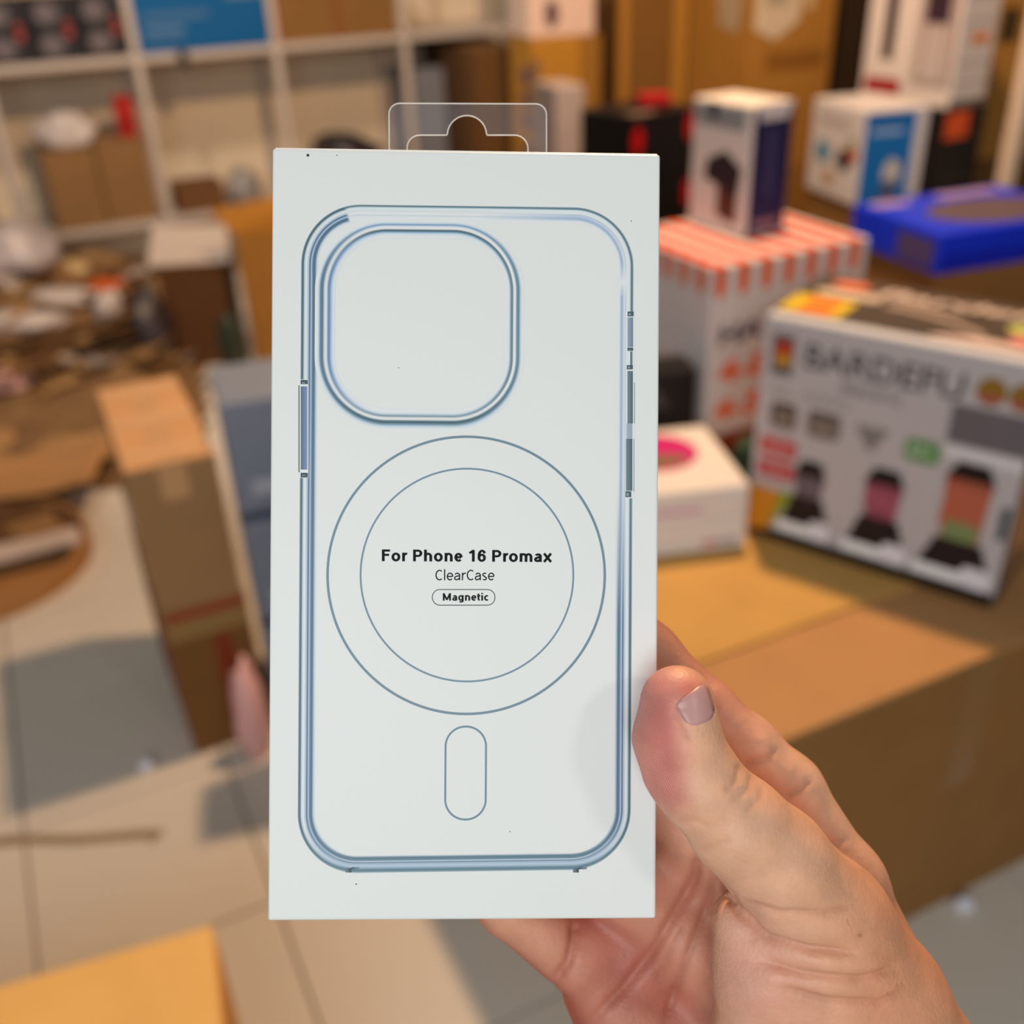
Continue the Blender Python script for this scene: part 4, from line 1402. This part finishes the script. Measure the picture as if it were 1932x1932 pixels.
def vnormals(P, Q):
    n = np.cross(P[Q[:, 2]] - P[Q[:, 0]], P[Q[:, 3]] - P[Q[:, 1]])
    N = np.zeros_like(P)
    for i in range(4):
        np.add.at(N, Q[:, i], n)
    return N / np.maximum(np.linalg.norm(N, axis=1, keepdims=True), 1e-9)


E_ = np.concatenate([Q[:, [0, 1]], Q[:, [1, 2]], Q[:, [2, 3]], Q[:, [3, 0]]])
deg = np.zeros(len(P))
np.add.at(deg, E_.ravel(), 1)


def smooth(P, lam):
    S = np.zeros_like(P)
    np.add.at(S, E_[:, 0], P[E_[:, 1]])
    np.add.at(S, E_[:, 1], P[E_[:, 0]])
    return P + lam * (S / deg[:, None] - P)


for _ in range(3):
    P = smooth(P, 0.5)
Nv = vnormals(P, Q)
sx = 966 + F * P[:, 0] / P[:, 2]
sy = 966 - F * P[:, 1] / P[:, 2]


def seg_dist(pts):
    best = np.full(len(P), 1e9)
    tt = np.zeros(len(P))
    n = len(pts) - 1
    for i, (a, b_) in enumerate(zip(pts[:-1], pts[1:])):
        ax_, ay_ = b_[0] - a[0], b_[1] - a[1]
        h = np.clip(((sx - a[0]) * ax_ + (sy - a[1]) * ay_) / (ax_ * ax_ + ay_ * ay_), 0, 1)
        d = np.hypot(sx - a[0] - h * ax_, sy - a[1] - h * ay_)
        u = d < best
        best[u] = d[u]
        tt[u] = ((i + h) / n)[u]
    return best, tt


facing = (-Nv[:, 2] > -0.1)
# skin folds: (points, width in px, depth in mm, nearest, farthest distance from the lens)
FOLDS = [
    ([(1362, 1672), (1392, 1722), (1450, 1768), (1530, 1792), (1622, 1800)], 7, 2.0, 200, 262),
    ([(1396, 1700), (1470, 1722), (1560, 1722), (1612, 1706)], 6, 0.9, 200, 262),
    ([(1440, 1812), (1520, 1838), (1620, 1848), (1700, 1826)], 7, 1.5, 200, 268),
    ([(1470, 1860), (1560, 1886), (1660, 1892), (1716, 1866)], 7, 1.3, 200, 268),
    ([(1340, 1642), (1352, 1700), (1336, 1790), (1345, 1932)], 6, 0.25, 200, 262),
    ([(1397, 1440), (1392, 1470), (1366, 1494)], 6, 0.6, 200, 246),
    ([(1418, 1462), (1414, 1488), (1376, 1514)], 5, 0.45, 200, 246),
    ([(1440, 1484), (1436, 1506), (1404, 1532)], 5, 0.4, 200, 246),
    ([(1276, 1552), (1310, 1546), (1340, 1562)], 6, 0.35, 200, 246),
    ([(1318, 1606), (1350, 1592), (1380, 1586)], 6, 0.35, 200, 246),
    ([(1296, 1330), (1278, 1338), (1276, 1346), (1286, 1362), (1298, 1382), (1304, 1400)], 5, 0.6, 200, 246),   # groove along the nail
    ([(1400, 1446), (1440, 1432), (1470, 1410)], 7, 0.9, 246, 300),
    ([(1480, 1504), (1512, 1488), (1534, 1468)], 6, 1.0, 246, 300),
    ([(1536, 1582), (1570, 1592), (1604, 1580)], 6, 0.5, 240, 300),
    ([(1320, 1606), (1312, 1650), (1295, 1691), (1242, 1782), (1178, 1867), (1110, 1932)], 11, 2.2, 246, 310),
    ([(1346, 1650), (1334, 1710), (1316, 1757), (1274, 1867), (1250, 1940)], 8, 1.0, 246, 310),
    ([(1089, 1730), (1084, 1780), (1072, 1820), (1044, 1856)], 10, 2.2, 246, 310),
    ([(1238, 1860), (1262, 1800), (1300, 1740)], 7, 0.6, 246, 310),
    ([(1420, 1745), (1500, 1768), (1600, 1760)], 20, -0.7, 200, 262),            # rolls of skin between the folds
    ([(1400, 1765), (1480, 1805), (1590, 1824), (1680, 1815)], 20, -0.9, 200, 262),
    ([(1420, 1830), (1520, 1866), (1630, 1872), (1700, 1850)], 18, -0.7, 200, 266),
    ([(1430, 1380), (1460, 1440), (1500, 1462)], 18, -0.7, 246, 300),
    ([(1330, 1300), (1390, 1380)], 26, -0.6, 246, 300),
]
foldv = np.zeros(len(P))
for pts, wd, dp, d0, d1 in FOLDS:
    dd, tt = seg_dist(pts)
    msk = facing & (P[:, 2] - DOFF > d0) & (P[:, 2] - DOFF < d1)
    f = (np.exp(-(dd / wd) ** 2) * 0.7 + np.exp(-dd / (wd * 2.2)) * 0.3 if dp > 0 else np.exp(-(dd / wd) ** 2)) * np.minimum(1, np.minimum(tt, 1 - tt) / 0.15 + 0.15) * msk
    P = P - Nv * (f * dp)[:, None]
    foldv = np.maximum(foldv, f * min(1, max(0, dp)))
P = smooth(P, 0.25)

# skin tones: rosy pad, redder palm with shade painted in, darker folds
def blob(cx, cy, rx, ry, rot=0.0, d0=200, d1=330):
    c, s_ = cos(rot), sin(rot)
    x, y = (sx - cx) * c + (sy - cy) * s_, -(sx - cx) * s_ + (sy - cy) * c
    return np.exp(-((x / rx) ** 2 + (y / ry) ** 2)) * ((P[:, 2] - DOFF > d0) & (P[:, 2] - DOFF < d1))


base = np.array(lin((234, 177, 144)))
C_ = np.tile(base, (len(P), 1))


def tint(w_, rgb):
    global C_
    w_ = np.clip(w_, 0, 1)[:, None]
    C_ = C_ * (1 - w_) + np.array(lin(rgb)) * w_


tint(np.clip((P[:, 2] - DOFF - 258) / 14, 0, 1) * (sx < 1420) * 1.0, (176, 90, 76))  # redder palm skin, also darkened to paint in its shade
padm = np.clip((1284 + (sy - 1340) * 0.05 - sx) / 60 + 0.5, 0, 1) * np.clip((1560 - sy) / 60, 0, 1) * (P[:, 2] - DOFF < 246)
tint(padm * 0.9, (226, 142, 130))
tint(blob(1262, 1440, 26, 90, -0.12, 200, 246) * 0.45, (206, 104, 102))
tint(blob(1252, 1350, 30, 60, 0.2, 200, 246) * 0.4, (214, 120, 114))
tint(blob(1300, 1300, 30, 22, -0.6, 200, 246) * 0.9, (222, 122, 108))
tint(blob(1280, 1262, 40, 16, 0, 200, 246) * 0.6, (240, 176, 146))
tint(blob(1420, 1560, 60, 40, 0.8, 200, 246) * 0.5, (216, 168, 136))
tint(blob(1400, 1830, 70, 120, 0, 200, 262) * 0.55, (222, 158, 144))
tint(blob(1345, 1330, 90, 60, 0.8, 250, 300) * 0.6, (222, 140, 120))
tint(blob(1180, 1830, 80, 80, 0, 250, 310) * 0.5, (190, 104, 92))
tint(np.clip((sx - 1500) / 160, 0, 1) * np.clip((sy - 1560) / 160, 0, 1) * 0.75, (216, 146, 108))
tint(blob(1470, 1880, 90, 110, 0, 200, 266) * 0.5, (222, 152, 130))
tint(np.clip(foldv, 0, 1) * 0.35, (176, 108, 84))  # darker tone along the folds
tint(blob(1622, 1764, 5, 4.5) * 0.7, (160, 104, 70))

to_w = lambda p: CAM + RT * (p[0] / 1000) + UP * (p[1] / 1000) + FWD * (p[2] / 1000)
B3 = np.array([list(RT), list(UP), list(FWD)])
Pw = np.array(CAM) + (P / 1000) @ B3
me = bpy.data.meshes.new('hand')
me.from_pydata(Pw.tolist(), [], Q.tolist())
me.update()
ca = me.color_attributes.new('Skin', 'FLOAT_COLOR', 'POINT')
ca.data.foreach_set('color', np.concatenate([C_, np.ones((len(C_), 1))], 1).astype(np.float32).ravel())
fa = me.attributes.new('ridge', 'FLOAT', 'POINT')
fa.data.foreach_set('value', (np.hypot(sx - 1095, sy - 1570) / 4.0).astype(np.float32))
fb = me.attributes.new('pad', 'FLOAT', 'POINT')
padw = np.clip(blob(1225, 1400, 46, 135, -0.15, 200, 240) * 1.4, 0, 1) * (sx < 1290) + 0.22 * blob(1375, 1800, 45, 110, 0, 200, 262)
fb.data.foreach_set('value', np.clip(padw, 0, 1).astype(np.float32))

skin = bpy.data.materials.new('skin')
skin.use_nodes = True
nt = skin.node_tree
pb = nt.nodes['Principled BSDF']
pb.inputs['Roughness'].default_value = 0.48
pb.inputs['Specular IOR Level'].default_value = 0.35
pb.inputs['Subsurface Weight'].default_value = 0.25
pb.inputs['Subsurface Radius'].default_value = (0.0035, 0.0014, 0.0008)
pb.inputs['Subsurface Scale'].default_value = 1.0
an = nt.nodes.new('ShaderNodeAttribute')
an.attribute_name = 'Skin'
tc = nt.nodes.new('ShaderNodeTexCoord')
n1 = nt.nodes.new('ShaderNodeTexNoise')
n1.inputs['Scale'].default_value = 160
n1.inputs['Detail'].default_value = 5
nt.links.new(tc.outputs['Object'], n1.inputs['Vector'])
mx = nt.nodes.new('ShaderNodeMix')
mx.data_type = 'RGBA'
mx.blend_type = 'MULTIPLY'
mx.inputs[0].default_value = 1.0
rp = nt.nodes.new('ShaderNodeMapRange')
rp.inputs[1].default_value = 0.3
rp.inputs[2].default_value = 0.7
rp.inputs[3].default_value = 0.90
rp.inputs[4].default_value = 1.06
nt.links.new(n1.outputs['Fac'], rp.inputs[0])
cmb = nt.nodes.new('ShaderNodeCombineColor')
for i in range(3):
    nt.links.new(rp.outputs[0], cmb.inputs[i])
nt.links.new(an.outputs['Color'], mx.inputs[6])
nt.links.new(cmb.outputs[0], mx.inputs[7])
nt.links.new(mx.outputs[2], pb.inputs['Base Color'])
vo = nt.nodes.new('ShaderNodeTexVoronoi')
vo.inputs['Scale'].default_value = 900
nt.links.new(tc.outputs['Object'], vo.inputs['Vector'])
r1 = nt.nodes.new('ShaderNodeAttribute')
r1.attribute_name = 'ridge'
r2 = nt.nodes.new('ShaderNodeAttribute')
r2.attribute_name = 'pad'
m0 = nt.nodes.new('ShaderNodeMath')
m0.operation = 'MULTIPLY'
m0.inputs[1].default_value = 6.2832
ms = nt.nodes.new('ShaderNodeMath')
ms.operation = 'SINE'
mm = nt.nodes.new('ShaderNodeMath')
mm.operation = 'MULTIPLY'
nt.links.new(r1.outputs['Fac'], m0.inputs[0])
nt.links.new(m0.outputs[0], ms.inputs[0])
nt.links.new(ms.outputs[0], mm.inputs[0])
nt.links.new(r2.outputs['Fac'], mm.inputs[1])
ad = nt.nodes.new('ShaderNodeMath')
ad.operation = 'ADD'
nt.links.new(mm.outputs[0], ad.inputs[0])
nt.links.new(vo.outputs['Distance'], ad.inputs[1])
bp = nt.nodes.new('ShaderNodeBump')
bp.inputs['Strength'].default_value = 0.6
bp.inputs['Distance'].default_value = 0.00014
nt.links.new(ad.outputs[0], bp.inputs['Height'])
nt.links.new(bp.outputs[0], pb.inputs['Normal'])
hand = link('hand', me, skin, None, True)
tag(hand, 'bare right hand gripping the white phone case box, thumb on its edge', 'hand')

# thumb nail, laid on the flesh
from mathutils.bvhtree import BVHTree
bvh = BVHTree.FromPolygons([Vector(p) for p in Pw], Q.tolist())
A_, B_, C4, D_ = (1271, 1329), (1331, 1285), (1350, 1350), (1299, 1370)
n = 9
V_, F_ = [], []
for lay in (0, 1):
    for j in range(n):
        for i in range(n):
            s_, t_ = i / (n - 1), j / (n - 1)
            x = (A_[0] * (1 - s_) + B_[0] * s_) * (1 - t_) + (D_[0] * (1 - s_) + C4[0] * s_) * t_
            y = (A_[1] * (1 - s_) + B_[1] * s_) * (1 - t_) + (D_[1] * (1 - s_) + C4[1] * s_) * t_ + 5 * sin(pi * s_) * t_
            e4 = max(0, abs(s_ - .5) * 2 - .6) * max(0, abs(t_ - .5) * 2 - .6) * 0.9
            x, y = x + (1306 - x) * e4, y + (1334 - y) * e4
            loc, nor, _, _ = bvh.ray_cast(CAM, px_dir(x, y).normalized())
            if loc is None or (loc - CAM).length > 0.29:
                loc, nor, _, _ = bvh.find_nearest(at(x, y, 0.2432))
            edge = min(s_, 1 - s_) * 2
            V_.append(loc + nor * (0.00020 + 0.00018 * sqrt(edge) * (1 - t_ ** 3) + 0.0002 * (1 - t_) ** 2 if lay == 0 else -0.0004))
N2 = n * n
for j in range(n - 1):
    for i in range(n - 1):
        a = j * n + i
        F_.append([a, a + 1, a + n + 1, a + n])
        F_.append([N2 + a, N2 + a + n, N2 + a + n + 1, N2 + a + 1])
rg = list(range(n)) + [j * n + n - 1 for j in range(1, n)] + [(n - 1) * n + i for i in range(n - 2, -1, -1)] + [j * n for j in range(n - 2, 0, -1)]
for a, c in zip(rg, rg[1:] + rg[:1]):
    F_.append([a, N2 + a, N2 + c, c])
nm = mat('nail', (204, 150, 144), 0.38, 'plain', 0.5, 0.06, 300)
nl = link('thumb_nail', mesh('thumb_nail', V_, F_), nm, hand, True)
nl['label'] = 'pink thumb nail with a pale worn cuticle'

# pale dry cuticle along the root of the nail
cv, cf = [], []
rc = random.Random(3)
for i in range(46):
    q = i / 45
    x = 1302 + 46 * q + rc.uniform(-1, 1)
    y = 1372 - 2 * q - 20 * q ** 2.2 + rc.uniform(-1.6, 1.6)
    loc, nor, _, _ = bvh.ray_cast(CAM, px_dir(x, y).normalized())
    if loc is None or (loc - CAM).length > 0.29:
        continue
    r_ = rc.uniform(0.00010, 0.00032) * (0.5 + q)
    b0 = len(cv)
    a_ = rc.uniform(0, 3)
    e1 = (RT * cos(a_) + UP * sin(a_)) * r_
    e2 = (RT * -sin(a_) + UP * cos(a_)) * r_ * 0.5
    cv += [loc + nor * 0.0002 + e1, loc + nor * 0.00035 + e2, loc + nor * 0.0002 - e1, loc + nor * 0.0001 - e2, loc + nor * 0.00045]
    cf += [[b0, b0 + 1, b0 + 4], [b0 + 1, b0 + 2, b0 + 4], [b0 + 2, b0 + 3, b0 + 4], [b0 + 3, b0, b0 + 4]]
cu = link('cuticle', mesh('cuticle', cv, cf), mat('dry_skin', (240, 222, 200), 0.6), hand)
cu['kind'] = 'stuff'

# fine hairs on the wrist and thumb base
hv, hf = [], []
rh = random.Random(5)
n_h = 0
while n_h < 620:
    t_ = rh.random()
    cx, cy = 1600 + 190 * t_, 1610 + 320 * t_
    x, y = cx + rh.gauss(0, 38) + 12, cy + rh.gauss(0, 30)
    loc, nor, _, _ = bvh.ray_cast(CAM, px_dir(x, y).normalized())
    n_h += 1
    if loc is None or (loc - CAM).length > 0.40:
        continue
    d = (RT * (0.5 + rh.uniform(-.4, .4)) - UP * (0.6 + rh.uniform(-.5, .4))).normalized()
    d = (d - nor * d.dot(nor)).normalized()
    ln = rh.uniform(0.0025, 0.006)
    cur = rh.uniform(-.5, .5)
    side = d.cross(nor)
    pts = [loc + d * ln * q + side * cur * ln * q * q + nor * (0.0002 + 0.0006 * sin(pi * q * .8)) for q in (0, .33, .66, 1)]
    b0 = len(hv)
    for q, p in enumerate(pts):
        wd = 0.000045 * (1 - q / 4)
        hv += [p + side * wd, p - side * wd, p + nor * wd * 1.6]
    for q in range(3):
        for e in range(3):
            hf.append([b0 + q * 3 + e, b0 + q * 3 + (e + 1) % 3, b0 + q * 3 + 3 + (e + 1) % 3, b0 + q * 3 + 3 + e])
hr = link('arm_hair', mesh('arm_hair', hv, hf), mat('hair', (92, 60, 40), 0.5), hand)
hr['kind'] = 'stuff'
